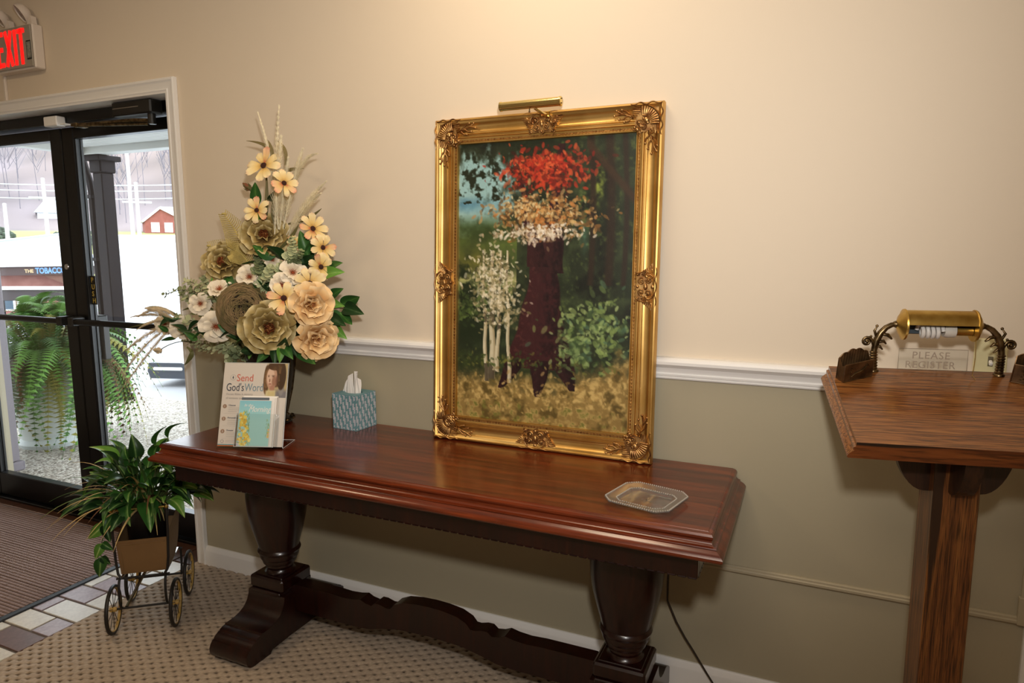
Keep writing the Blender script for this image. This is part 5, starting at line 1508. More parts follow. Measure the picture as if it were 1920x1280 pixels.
# clear engraved plate
sg = thing('register_sign', 'clear acrylic plate engraved PLEASE REGISTER standing behind the lamp on the oak stand', 'sign', Fp + wv * .229 + dv * (SD - .004), (0, 0, PHI))
mb = MB(); mb.bb((-.0745, -.0015, .0002), (.0745, .0015, .052)); mb.build('clear_plate', M['acrylic'], sg, smooth=False)
M['engraved'] = pmat('engraved_edge', '#8d7c68', .6)
mb = MB(); mb.tube([(-.0745, 0, 0.001), (-.0745, 0, .052), (.0745, 0, .052), (.0745, 0, .001)], .0007, 6); mb.build('polished_edge', M['engraved'], sg)
M['frost'] = pmat('frosted_letter', '#a08f7c', .7)
text('engraved_letters', 'PLEASE', .0245, M['frost'], sg, (-.046, -.0022, .0285), (PI / 2, 0, 0), .98, spacing=1.12)
text('engraved_letters', 'REGISTER', .0245, M['frost'], sg, (-.060, -.0022, .0055), (PI / 2, 0, 0), .98, spacing=1.08)

# cord down the wall
mb = MB(); mb.tube([(-.372, -.02, .58), (-.374, -.024, .45), (-.3754, -.028, .34), (-.3745, -.03, .2873), (-.3453, -.03, .2231), (-.318, -.03, .178), (-.2903, -.03, .1387), (-.2478, -.030, .075), (-.215, -.032, .030), (-.19, -.035, .006), (-.12, -.05, .0035), (.0, -.06, .0035)], .0032, 8)
tag(mb.build('power_cord', pmat('cord_brown', '#2b2119', .45)), 'thin dark power cord hanging down the wall behind the right pedestal', 'cord')

# flower positions, relative to the foot of the vase (metres)
VASE=(-1.835, -0.14, 0.7317)
FLOWERS=[('cosmos', 0.077, -0.07, 0.929, 0.0494, 0.21, -0.89, 0.4), ('cosmos', 0.174, -0.08, 0.865, 0.0378, 0.83, -0.52, 0.19), ('cosmos', 0.045, -0.08, 0.778, 0.037, 0.34, -0.9, 0.27), ('cosmos', 0.238, -0.02, 0.714, 0.0423, 0.87, -0.41, 0.29), ('cosmos', 0.286, -0.03, 0.649, 0.0383, 0.91, -0.4, 0.08), ('cosmos', 0.155, -0.02, 0.668, 0.0243, 0.84, -0.44, 0.32), ('cosmos', 0.299, -0.06, 0.584, 0.0397, 0.89, -0.46, 0.02), ('cosmos', 0.282, -0.1, 0.53, 0.0447, 0.77, -0.62, 0.14), ('cosmos', 0.213, -0.15, 0.482, 0.0463, 0.67, -0.72, 0.17), ('olive', 0.027, -0.03, 0.689, 0.078, 0.55, -0.76, 0.34), ('olive', -0.163, -0.04, 0.595, 0.0707, 0.29, -0.93, 0.24), ('olive', 0.16, -0.17, 0.385, 0.0842, 0.69, -0.72, -0.04), ('peach', 0.292, -0.11, 0.46, 0.0714, 0.82, -0.57, -0.02), ('peach', 0.289, -0.09, 0.347, 0.0725, 0.82, -0.55, -0.18), ('white', 0.058, -0.03, 0.606, 0.0342, 0.78, -0.55, 0.29), ('white', -0.004, -0.08, 0.546, 0.0435, 0.54, -0.8, 0.25), ('white', 0.193, -0.08, 0.564, 0.0438, 0.71, -0.63, 0.32), ('white', 0.171, -0.11, 0.521, 0.0436, 0.73, -0.64, 0.24), ('white', -0.13, -0.1, 0.501, 0.0423, 0.38, -0.64, 0.67), ('white', -0.23, -0.1, 0.446, 0.0392, 0.61, -0.79, 0.08), ('white', -0.115, -0.14, 0.371, 0.0533, 0.67, -0.74, 0.01), ('white', -0.47, -0.06, 0.352, 0.0394, 0.36, -0.93, 0.0), ('white', -0.353, -0.08, 0.349, 0.0445, 0.63, -0.78, 0.01)]
LEAVES=[(0.279, -0.03, 0.547, 0.377, -0.05, 0.572, 0.64, -0.77, 0.04), (0.294, -0.01, 0.57, 0.361, -0.03, 0.6, 0.63, -0.77, 0.03), (0.322, 0.01, 0.45, 0.423, -0.01, 0.487, 0.62, -0.78, 0.08), (0.341, -0.0, 0.442, 0.436, -0.02, 0.427, 0.62, -0.78, 0.09), (0.283, -0.02, 0.464, 0.366, -0.04, 0.453, 0.63, -0.77, 0.08), (0.29, 0.0, 0.479, 0.353, -0.02, 0.51, 0.63, -0.77, 0.07), (0.33, -0.01, 0.427, 0.398, -0.03, 0.384, 0.62, -0.78, 0.09), (0.288, -0.03, 0.403, 0.383, -0.05, 0.389, 0.63, -0.77, 0.1), (0.297, -0.02, 0.377, 0.375, -0.04, 0.344, 0.63, -0.77, 0.11), (0.337, -0.01, 0.418, 0.284, -0.03, 0.418, 0.62, -0.78, 0.09), (0.155, -0.16, 0.316, 0.109, -0.18, 0.261, 0.69, -0.71, 0.14), (0.179, -0.17, 0.315, 0.197, -0.19, 0.261, 0.68, -0.72, 0.14), (0.195, -0.16, 0.318, 0.211, -0.18, 0.268, 0.68, -0.72, 0.14), (0.198, -0.15, 0.317, 0.257, -0.17, 0.284, 0.68, -0.72, 0.14), (0.204, -0.1, 0.329, 0.316, -0.12, 0.258, 0.67, -0.74, 0.13), (0.197, -0.11, 0.339, 0.238, -0.13, 0.284, 0.67, -0.73, 0.13), (0.023, -0.12, 0.303, 0.033, -0.14, 0.263, 0.71, -0.69, 0.13), (0.203, -0.01, 0.619, 0.188, -0.03, 0.708, 0.65, -0.76, 0.01), (0.194, -0.0, 0.619, 0.248, -0.02, 0.693, 0.65, -0.76, 0.01), (0.195, -0.02, 0.582, 0.187, -0.04, 0.623, 0.66, -0.75, 0.03), (0.2, -0.01, 0.601, 0.15, -0.03, 0.623, 0.65, -0.76, 0.02), (0.225, -0.06, 0.566, 0.188, -0.08, 0.511, 0.66, -0.75, 0.03), (-0.005, -0.03, 0.798, 0.015, -0.05, 0.879, 0.7, -0.71, -0.06), (0.046, -0.01, 0.811, 0.096, -0.03, 0.85, 0.69, -0.73, -0.06), (0.025, -0.04, 0.741, 0.023, -0.06, 0.786, 0.7, -0.72, -0.04), (-0.135, -0.06, 0.542, -0.083, -0.08, 0.505, 0.73, -0.68, 0.04), (0.198, -0.08, 0.401, 0.17, -0.1, 0.42, 0.66, -0.74, 0.1), (0.172, -0.08, 0.362, 0.227, -0.1, 0.404, 0.67, -0.73, 0.12), (-0.179, -0.06, 0.492, -0.193, -0.08, 0.541, 0.74, -0.67, 0.06), (0.276, -0.04, 0.547, 0.266, -0.06, 0.484, 0.64, -0.77, 0.04)]
PLUMES=[([(0.083, -0.02, 0.713), (0.094, -0.03, 0.896), (0.13, -0.04, 1.117)], 0.0151), ([(0.07, -0.01, 0.732), (0.063, -0.02, 0.935), (0.029, -0.03, 1.105)], 0.0108), ([(0.074, -0.03, 0.694), (0.107, -0.04, 0.876), (0.142, -0.05, 1.016)], 0.0238), ([(0.083, -0.0, 0.704), (0.146, -0.01, 0.859), (0.204, -0.02, 0.974)], 0.0194), ([(0.07, 0.01, 0.714), (0.156, -0.0, 0.896), (0.252, -0.01, 0.963)], 0.013), ([(0.116, -0.01, 0.685), (0.189, -0.02, 0.766), (0.277, -0.03, 0.826)], 0.0194), ([(0.1, -0.0, 0.694), (0.199, -0.01, 0.794), (0.296, -0.02, 0.865)], 0.013), ([(0.079, -0.01, 0.713), (0.115, -0.02, 0.841), (0.15, -0.03, 0.947)], 0.0173), ([(-0.398, -0.06, 0.374), (-0.483, -0.07, 0.413), (-0.587, -0.08, 0.385)], 0.0151), ([(-0.424, -0.05, 0.376), (-0.528, -0.06, 0.39), (-0.644, -0.07, 0.378)], 0.0108), ([(-0.428, -0.06, 0.358), (-0.553, -0.07, 0.316), (-0.671, -0.08, 0.249)], 0.0151), ([(-0.438, -0.06, 0.347), (-0.573, -0.07, 0.272), (-0.708, -0.08, 0.146)], 0.013), ([(-0.432, -0.07, 0.343), (-0.548, -0.08, 0.243), (-0.715, -0.09, 0.081)], 0.0108), ([(-0.412, -0.06, 0.373), (-0.484, -0.07, 0.403), (-0.544, -0.08, 0.416)], 0.013), ([(-0.396, -0.07, 0.355), (-0.475, -0.08, 0.373), (-0.592, -0.09, 0.333)], 0.0108)]
BLADES=[[(0.055, -0.01, 0.954), (0.039, -0.01, 1.001), (-0.054, -0.01, 1.027)], [(0.069, -0.01, 0.944), (0.06, -0.01, 0.99), (0.045, -0.01, 1.024)], [(0.101, 0.01, 0.936), (0.102, 0.01, 0.987), (0.068, 0.01, 1.022)], [(0.11, -0.0, 0.732), (0.194, -0.0, 0.749), (0.261, -0.0, 0.782)], [(-0.34, -0.08, 0.276), (-0.315, -0.08, 0.247), (-0.355, -0.08, 0.21)], [(-0.394, -0.05, 0.384), (-0.508, -0.05, 0.415), (-0.589, -0.05, 0.414)], [(-0.212, -0.06, 0.422), (-0.293, -0.06, 0.429), (-0.374, -0.06, 0.412)], [(-0.413, -0.06, 0.363), (-0.471, -0.06, 0.371), (-0.688, -0.06, 0.33)], [(0.087, 0.01, 0.909), (0.124, 0.01, 0.92), (0.184, 0.01, 0.921)], [(0.067, -0.02, 0.732), (0.063, -0.02, 0.787), (0.088, -0.02, 0.86)], [(-0.313, -0.08, 0.268), (-0.331, -0.08, 0.232), (-0.359, -0.08, 0.205)], [(-0.501, -0.06, 0.363), (-0.458, -0.06, 0.351), (-0.402, -0.06, 0.333)], [(0.025, -0.03, 0.695), (0.045, -0.03, 0.806), (0.05, -0.03, 0.916)], [(0.073, -0.02, 0.638), (0.137, -0.02, 0.684), (0.175, -0.02, 0.73)]]
EUCALYPTUS=[[(-0.189, -0.08, 0.434), (-0.304, -0.07, 0.489), (-0.46, -0.06, 0.471)], [(-0.188, -0.08, 0.444), (-0.275, -0.07, 0.51), (-0.355, -0.06, 0.522)], [(-0.161, -0.08, 0.445), (-0.233, -0.07, 0.521), (-0.25, -0.06, 0.54)], [(-0.138, -0.08, 0.406), (-0.23, -0.07, 0.402), (-0.323, -0.06, 0.408)], [(-0.12, -0.08, 0.309), (-0.212, -0.07, 0.293), (-0.377, -0.06, 0.292)], [(-0.067, -0.08, 0.312), (-0.132, -0.07, 0.287), (-0.147, -0.06, 0.225)], [(-0.054, -0.08, 0.322), (-0.095, -0.07, 0.26), (-0.153, -0.06, 0.228)], [(-0.093, -0.08, 0.31), (-0.186, -0.07, 0.274), (-0.308, -0.06, 0.272)], [(-0.016, -0.08, 0.315), (-0.049, -0.07, 0.282), (-0.079, -0.06, 0.259)], [(0.026, -0.08, 0.545), (0.032, -0.07, 0.592), (0.011, -0.06, 0.619)], [(0.074, -0.08, 0.527), (0.079, -0.07, 0.564), (0.088, -0.06, 0.582)], [(0.163, -0.08, 0.602), (0.186, -0.07, 0.638), (0.173, -0.06, 0.684)], [(-0.002, -0.08, 0.507), (-0.088, -0.07, 0.514), (-0.136, -0.06, 0.526)], [(-0.213, -0.08, 0.463), (-0.329, -0.07, 0.459), (-0.373, -0.06, 0.481)], [(-0.117, -0.08, 0.339), (-0.25, -0.07, 0.321), (-0.345, -0.06, 0.325)], [(0.176, -0.08, 0.62), (0.194, -0.07, 0.602), (0.217, -0.06, 0.638)], [(0.075, -0.08, 0.546), (0.038, -0.07, 0.507), (0.102, -0.06, 0.499)], [(0.124, -0.08, 0.556), (0.14, -0.07, 0.583), (0.105, -0.06, 0.545)], [(-0.057, -0.08, 0.283), (-0.107, -0.07, 0.269), (-0.067, -0.06, 0.246)], [(-0.303, -0.08, 0.38), (-0.357, -0.07, 0.377), (-0.41, -0.06, 0.39)]]
FEATHERS=[[(-0.064, -0.03, 0.619), (-0.102, -0.03, 0.696), (-0.162, -0.03, 0.77)], [(-0.048, -0.04, 0.6), (-0.136, -0.04, 0.638), (-0.236, -0.04, 0.654)], [(-0.026, -0.05, 0.581), (-0.074, -0.05, 0.629), (-0.125, -0.05, 0.638)]]
STEMS=[[(0.037, -0.03, 0.694), (0.045, -0.03, 0.806), (0.047, -0.03, 0.912)], [(0.091, -0.0, 0.713), (0.101, -0.0, 0.788), (0.101, -0.0, 0.861)], [(0.21, -0.03, 0.564), (0.248, -0.03, 0.62), (0.281, -0.03, 0.638)], [(-0.011, -0.03, 0.714), (-0.01, -0.03, 0.807), (-0.039, -0.03, 0.861)], [(0.143, -0.01, 0.314), (0.244, -0.01, 0.415), (0.349, -0.01, 0.441)], [(0.181, -0.01, 0.563), (0.207, -0.01, 0.601), (0.202, -0.01, 0.638)], [(-0.31, -0.08, 0.299), (-0.396, -0.08, 0.29), (-0.478, -0.08, 0.26)], [(-0.18, -0.08, 0.385), (-0.304, -0.08, 0.37), (-0.419, -0.08, 0.35)], [(-0.008, -0.0, 0.265), (-0.007, -0.0, 0.463), (0.02, -0.0, 0.676)], [(0.024, -0.02, 0.27), (-0.124, -0.02, 0.382), (-0.26, -0.02, 0.376)], [(0.027, -0.01, 0.269), (0.147, -0.01, 0.392), (0.253, -0.01, 0.583)]]
BUDS=[(-0.041, -0.03, 0.864), (-0.499, -0.08, 0.253), (-0.162, -0.03, 0.77), (-0.236, -0.04, 0.654)]
NEST=(0.016, -0.13, 0.436)

# ================================================================== FLOWER ARRANGEMENT
arr = thing('flower_arrangement', 'tall arrangement of silk flowers, grasses and a twig nest in a dark vase', 'flower arrangement', VASE)
mb = MB()
mb.lathe([(0, 0), (.062, 0), (.066, .006), (.062, .014), (.050, .022), (.046, .032), (.050, .044), (.058, .075), (.070, .13), (.080, .19), (.087, .235), (.094, .262), (.096, .272), (.090, .276), (.082, .268), (0, .255)], 40)
vase = mb.build('vase', pmat('dark_bronze_vase', '#1d100b', .3, .3, var=.3, vscale=30, coat=.2), arr)
mb = MB()
for k in range(12):
    a_ = 2 * PI * k / 12
    spiral(mb, 0, 0, .010, 1.3, 0, 1, 0, .0028, lambda u_, v_, h, a_=a_: ((.066 + v_) * math.cos(a_) - u_ * math.sin(a_), (.066 + v_) * math.sin(a_) + u_ * math.cos(a_), .014 + u_ * .4 + .004))
    mb.tube([(.0495 * math.cos(a_), .0495 * math.sin(a_), .04), (.0715 * math.cos(a_), .0715 * math.sin(a_), .13), (.0895 * math.cos(a_), .0895 * math.sin(a_), .24)], [.0025, .003, .002], 6)
mb.build('scroll_feet', M['bronze'], vase)


def petal(nm, mat, width, cup, ruffle, curl, nu=6, nv=8, tip=1.0, notch=0.0, thick=False, seed=0):
    """unit-long petal along +y, face up (+z)"""
    rr = random.Random(seed); ph_ = rr.random() * 6
    def fn(a, b):
        s = a * 2 - 1
        w_ = width * (math.sin(min(1.0, b ** .75 * tip) * PI * .62) / math.sin(PI * .5) if b < 1 else math.sin(min(1, tip) * PI * .62)) * .5
        w_ = max(w_, .05)
        end = 1 - .16 * s * s * (1 if b > .6 else 0) * (b - .6) / .4 - notch * abs(math.sin(s * PI * 1.5)) * max(0, b - .8) / .2
        x = s * w_; y = b * end
        z = cup * b * b * .9 + .35 * abs(cup) * s * s * w_ * 2 - curl * max(0, b - .55) ** 2 * 3 + ruffle * math.sin(s * 5.5 + ph_ + b * 2) * b * b + ruffle * .6 * math.sin(s * 11 + ph_ * 2) * max(0, b - .6)
        return (x, y, z)
    mb = MB(); mb.grid(fn, nu, nv)
    return mb.mesh(nm, mat, sharp=180, fix=False)


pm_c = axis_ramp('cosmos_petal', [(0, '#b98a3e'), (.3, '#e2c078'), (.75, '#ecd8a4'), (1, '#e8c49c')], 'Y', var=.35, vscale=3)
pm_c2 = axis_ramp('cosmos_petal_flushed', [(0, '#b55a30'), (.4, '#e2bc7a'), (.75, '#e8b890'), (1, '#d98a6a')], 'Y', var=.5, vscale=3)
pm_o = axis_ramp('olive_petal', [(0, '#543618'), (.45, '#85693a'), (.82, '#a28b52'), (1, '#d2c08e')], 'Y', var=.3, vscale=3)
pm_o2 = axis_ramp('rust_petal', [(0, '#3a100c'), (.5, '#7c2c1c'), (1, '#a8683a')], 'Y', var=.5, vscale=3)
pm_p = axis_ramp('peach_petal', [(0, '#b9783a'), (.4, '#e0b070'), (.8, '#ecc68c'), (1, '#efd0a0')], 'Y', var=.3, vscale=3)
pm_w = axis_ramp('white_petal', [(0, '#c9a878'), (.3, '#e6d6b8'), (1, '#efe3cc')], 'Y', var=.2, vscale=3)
PET = {'cosmos': [petal('petal', pm_c, .52, .10, .02, .10, tip=.92, notch=.06, seed=1), petal('petal', pm_c2, .50, .12, .03, .04, tip=.92, notch=.07, seed=2), petal('petal', pm_c, .48, .02, .03, .25, tip=.92, notch=.05, seed=3)],
       'olive': [petal('petal', pm_o, .95, .34, .14, .34, tip=.95, seed=4), petal('petal', pm_o, .85, .28, .15, .22, tip=.95, seed=5)], 'rust': [petal('petal', pm_o2, .9, .4, .10, .1, tip=.95, seed=6)],
       'peach': [petal('petal', pm_p, 1.0, .42, .11, .30, tip=.95, seed=7), petal('petal', pm_p, .95, .36, .13, .45, tip=.95, seed=8)],
       'white': [petal('petal', pm_w, .98, .26, .10, .28, tip=.95, seed=9), petal('petal', pm_w, .9, .20, .11, .34, tip=.95, seed=10)]}
M['centre_brown'] = pmat('flower_centre_brown', '#4a2414', .9, col2='#2e140c', vscale=300)
M['centre_rust'] = pmat('stamen_rust', '#a04a22', .8)
M['sepal'] = pmat('sepal_green', '#4d5a30', .7, var=.2)
mb = MB()
mb.lathe([(0, .07), (.10, .06), (.17, .03), (.19, -.01), (.13, -.05), (0, -.06)], 18)
rr = random.Random(3)
for k in range(70):
    a_ = k * 2.4; q = .17 * math.sqrt((k + .5) / 70); mb.ball((q * math.cos(a_), q * math.sin(a_), .065 - q * q * 1.6), .022, 4)
CEN_C = mb.mesh('flower_centre', M['centre_brown'], fix=False)
mb = MB(); mb.ball((0, 0, 0), .09, 8, sz=(1, 1, .7))
for k in range(26):
    a_ = k * 2.4; q = .06 + .24 * math.sqrt((k + .5) / 26); mb.tube([(q * .3 * math.cos(a_), q * .3 * math.sin(a_), .03), (q * math.cos(a_), q * math.sin(a_), .16 + .06 * rr.random())], .012, 4); mb.ball((q * math.cos(a_), q * math.sin(a_), .19), .026, 4)
CEN_W = mb.mesh('flower_centre', M['centre_rust'], fix=False)
mb = MB(); mb.ball((0, 0, .1), .16, 10)
for k in range(30):
    a_ = k * 2.4; q = .18 * math.sqrt((k + .5) / 30); mb.ball((q * math.cos(a_), q * math.sin(a_), .22 + .04 * rr.random()), .03, 4)
CEN_P = mb.mesh('flower_centre', pmat('peony_heart', '#c08a42', .8, col2='#8a3a24', vscale=8), fix=False)
KIND = {'cosmos': ('cosmos', 'yellow and peach cosmos flower with a brown centre'), 'olive': ('peony', 'olive gold peony with a rust heart'), 'peach': ('peony', 'peach coloured peony'), 'white': ('magnolia', 'cream white magnolia with rust stamens')}


def face_matrix(n, roll=0.0):
    n = Vector(n).normalized(); x = Vector((0, 0, 1)).cross(n)
    if x.length < .05: x = Vector((1, 0, 0))
    x.normalize(); y = n.cross(x)
    R = Matrix((x, y, n)).transposed().to_4x4()
    return R @ Matrix.Rotation(roll, 4, 'Z')


frn = random.Random(21)
for kind, x, y, z, r_, nx_, ny_, nz_ in FLOWERS:
    nm, lab = KIND[kind]
    cen = {'cosmos': CEN_C, 'white': CEN_W}.get(kind, CEN_P)
    R = face_matrix((nx_, ny_, nz_), frn.uniform(0, 6.28))
    f = link(nm, cen, arr); f['label'] = lab
    f.matrix_local = Matrix.Translation((x, y, z)) @ R @ Matrix.Scale(r_ * (1.18 if kind == 'cosmos' else 1.05), 4)
    if kind == 'cosmos': layers = [(8, .12, 1.0, 'cosmos', .13)]
    elif kind == 'white': layers = [(5, .18, 1.02, 'white', .05), (4, .55, .78, 'white', .05)]
    elif kind == 'olive': layers = [(7, -.02, 1.05, 'olive', .05), (6, .30, .95, 'olive', .05), (6, .62, .78, 'olive', .05), (5, .92, .60, 'olive', .05), (6, 1.15, .46, 'rust', .04)]
    else: layers = [(6, .05, 1.02, 'peach', .05), (6, .45, .98, 'peach', .06), (6, .85, .84, 'peach', .08), (6, 1.2, .66, 'peach', .06)]
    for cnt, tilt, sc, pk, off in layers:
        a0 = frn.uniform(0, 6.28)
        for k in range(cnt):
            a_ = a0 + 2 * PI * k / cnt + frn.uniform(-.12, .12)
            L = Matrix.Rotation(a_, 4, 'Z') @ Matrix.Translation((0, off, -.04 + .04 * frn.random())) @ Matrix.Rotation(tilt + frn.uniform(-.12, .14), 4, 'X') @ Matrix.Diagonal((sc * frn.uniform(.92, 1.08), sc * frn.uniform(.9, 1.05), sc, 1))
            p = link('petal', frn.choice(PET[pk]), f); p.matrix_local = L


# leaves
def leaf_mesh(nm, mat, width, fold, bend, nu=4, nv=10, shape=1.0):
    def fn(a, b):
        s = a * 2 - 1
        w_ = width * (math.sin(PI * b ** (.75 * shape)) ** .8) * .5 * (1 - .25 * b)
        return (s * w_, b, fold * abs(s) * w_ * 1.6 + bend * math.sin(PI * b) - bend * 1.4 * b * b)
    mb = MB(); mb.grid(fn, nu, nv)
    return mb.mesh(nm, mat, sharp=180, fix=False)


lg = axis_ramp('laurel_leaf', [(0, '#5f8a40'), (.012, '#416c2e'), (.1, '#2f5a26'), (1, '#2a5224')], 'X', True, .4, .06, 5)
lg2 = axis_ramp('laurel_leaf_light', [(0, '#86ac50'), (.012, '#659440'), (.1, '#5a8a34'), (1, '#4f7f30')], 'X', True, .42, .06, 5)
lg3 = axis_ramp('laurel_leaf_dark', [(0, '#3f5a34'), (.02, '#24401f'), (.2, '#1c3419'), (1, '#182d16')], 'X', True, .4, .06, 5)
LM = [leaf_mesh('leaf', lg, .56, .30, .06), leaf_mesh('leaf', lg2, .54, .25, .10), leaf_mesh('leaf', lg3, .58, .35, .05), leaf_mesh('leaf', lg, .50, .25, -.05)]
for i, (ax_, ay_, az_, bx_, by_, bz_, cx_, cy_, cz_) in enumerate(LEAVES):
    A, B, Cm = Vector((ax_, ay_, az_)), Vector((bx_, by_, bz_)), Vector((cx_, cy_, cz_))
    d_ = B - A; L = d_.length; yv = d_.normalized(); zv = (Cm + Vector((frn.uniform(-.5, .5), frn.uniform(-.2, .3), frn.uniform(-.1, .7)))); zv = (zv - yv * zv.dot(yv)).normalized(); xv = yv.cross(zv)
    Rm = Matrix((xv, yv, zv)).transposed().to_4x4()
    o = link('leaf', LM[(i * 7 + 1) % 4], arr); o.matrix_local = Matrix.Translation(A) @ Rm @ Matrix.Scale(L, 4)


def smooth_path(pts, n):
    pts = [Vector(p) for p in pts]
    if len(pts) == 2: return [pts[0].lerp(pts[1], i / n) for i in range(n + 1)]
    a, b, c = pts[0], pts[1], pts[2]; ctrl = b * 2 - (a + c) / 2
    return [a * (1 - t) ** 2 + ctrl * 2 * t * (1 - t) + c * t * t for t in [i / n for i in range(n + 1)]]


M['plume'] = pmat('dried_grass', '#efe4c4', .95, var=.12, vscale=40)
M['plume2'] = pmat('dried_grass_tan', '#d8c4a0', .95, var=.15, vscale=40)
for i, (pts, wd_) in enumerate(PLUMES):
    P_1 = smooth_path(pts, 26); mb = MB()
    mb.tube(P_1, [.0022 - .0015 * k / 26 for k in range(27)], 5, caps=False)
    for k in range(1, 27):
        u_ = k / 26; t_ = (P_1[k] - P_1[k - 1]).normalized(); prof_ = (math.sin(PI * (.08 + .92 * u_) ** .8) ** .7 if u_ < .98 else .2) * (1 if u_ > .12 else .4)
        for q in range(18):
            a_ = q * .349 + k; o1 = t_.orthogonal().normalized(); o2 = t_.cross(o1); dv_ = o1 * math.cos(a_) + o2 * math.sin(a_)
            h_ = wd_ * prof_ * frn.uniform(.6, 1.15); base_ = P_1[k] - t_ * .006 * frn.random(); tip_ = base_ + dv_ * h_ * 1.1 + t_ * (h_ * 1.3 + .012); sd_ = t_.cross(dv_) * .0008
            mid = base_ + (tip_ - base_) * .5 + dv_ * h_ * .18
            mb.add([base_, mid + sd_, tip_, mid - sd_], [(0, 1, 2, 3)])
    mb.build('grass_plume', M['plume'] if i < 8 else M['plume2'], arr, smooth=False, fix=False)
bl_m = axis_ramp('olive_blade', [(0, '#6a6a3c'), (.5, '#5c5c34'), (1, '#77693f')], 'Z', var=.2)
for i, pts in enumerate(BLADES):
    P_1 = smooth_path(pts, 14); mb = MB(); vs = []
    for k, p in enumerate(P_1):
        u_ = k / 14; t_ = (P_1[min(k + 1, 14)] - P_1[max(k - 1, 0)]).normalized(); sdv = t_.cross(Vector((.69, -.71, .1))).normalized(); w_ = .0062 * math.sin(PI * (.12 + .86 * u_)) + .0004
        vs += [p - sdv * w_, p + Vector((.0012, -.0012, 0)), p + sdv * w_]
    mb.add(vs, [(k * 3 + j, k * 3 + j + 1, k * 3 + j + 4, k * 3 + j + 3) for k in range(14) for j in range(2)]); mb.build('grass_blade', bl_m, arr, sharp=180, fix=False)
M['euc'] = pmat('eucalyptus_leaf', '#a3ad80', .7, col2='#c6c79c', vscale=25); M['euc2'] = pmat('eucalyptus_dark', '#66724f', .7, col2='#8c9568', vscale=25); M['stem'] = pmat('flower_stem', '#4c4a2a', .7)
for i, pts in enumerate(EUCALYPTUS):
    P_1 = smooth_path(pts, 13); mb = MB(); mb.tube(P_1, .0013, 5, 0, False)
    for k in range(1, 14):
        t_ = (P_1[k] - P_1[k - 1]).normalized(); o1 = t_.orthogonal().normalized(); o2 = t_.cross(o1); a0 = k * 1.57 + frn.uniform(-.4, .4); R_l = .0125 * (1.1 - .55 * k / 13) * frn.uniform(.8, 1.2)
        for s in range(3):
            a_ = a0 + s * 2.1; dv_ = (o1 * math.cos(a_) + o2 * math.sin(a_)) * .85 + t_ * .35; c_ = P_1[k] + dv_ * (R_l * .95 + .002)
            nrm = (t_ * .6 + Vector((.5, -.6, .4)) * frn.uniform(.3, 1.2) - dv_ * .3).normalized(); e1 = (dv_ - nrm * dv_.dot(nrm)).normalized(); e2 = nrm.cross(e1)
            n_ = 9; vs = [c_ - nrm * R_l * .12] + [c_ + e1 * math.cos(2 * PI * j / n_) * R_l + e2 * math.sin(2 * PI * j / n_) * R_l * .86 for j in range(n_)]
            mb.add(vs, [(0, 1 + j, 1 + (j + 1) % n_) for j in range(n_)], 1)
    mb.build('eucalyptus_sprig', [M['stem'], M['euc'] if i % 3 else M['euc2']], arr, sharp=180, fix=False)
M['feather'] = pmat('straw_fern', '#b7a35e', .8, var=.15, vscale=40)
for pts in FEATHERS:
    P_1 = smooth_path(pts, 22); mb = MB(); mb.tube(P_1, [.0034 - .0022 * k / 22 for k in range(23)], 6)
    for k in range(2, 23):
        t_ = (P_1[k] - P_1[k - 1]).normalized(); sdv = t_.cross(Vector((.69, -.71, .1))).normalized(); h_ = .052 * (1 - .72 * (k / 22) ** 1.3)
        for s in (-1, 1):
            tip_ = P_1[k] + sdv * s * h_ + t_ * h_ * .75; mb.tube([P_1[k], P_1[k] + sdv * s * h_ * .6 + t_ * h_ * .30, tip_], [.0020, .0018, .0011], 4, caps=False); mb.ball(tip_, .0026, 4)
    for k in range(14):
        a_ = k * 2.4; mb.ball(P_1[-1] + Vector((math.cos(a_), math.sin(a_), .4)) * .005, .004, 5)
    mb.build('straw_fern', M['feather'], arr, fix=False)
for pts in STEMS:
    mb = MB(); mb.tube(smooth_path(pts, 10), .0018, 6); mb.build('stem', M['stem'], arr)
M['bud'] = pmat('flower_bud', '#8a3f2c', .7, col2='#55602f', vscale=60)
for i, c_ in enumerate(BUDS[:2]):
    c_ = Vector(c_); mb = MB(); m2 = MB(); m2.lathe([(0, -.016), (.007, -.012), (.0105, 0), (.008, .012), (.002, .022), (0, .023)], 12)
    for k in range(5):
        a_ = 2 * PI * k / 5; m2.tube([(0, 0, -.017), (.011 * math.cos(a_), .011 * math.sin(a_), -.008), (.013 * math.cos(a_), .013 * math.sin(a_), .006)], [.002, .003, .0006], 5)
    Rb = Matrix.Rotation(-.9 if i == 0 else -1.45, 3, 'Y') @ Matrix.Rotation(.2, 3, 'X')
    mb.add([Rb @ Vector(p) + c_ for p in m2.v], m2.f); mb.build('bud', M['bud'] if i == 0 else M['plume2'], arr, fix=False)
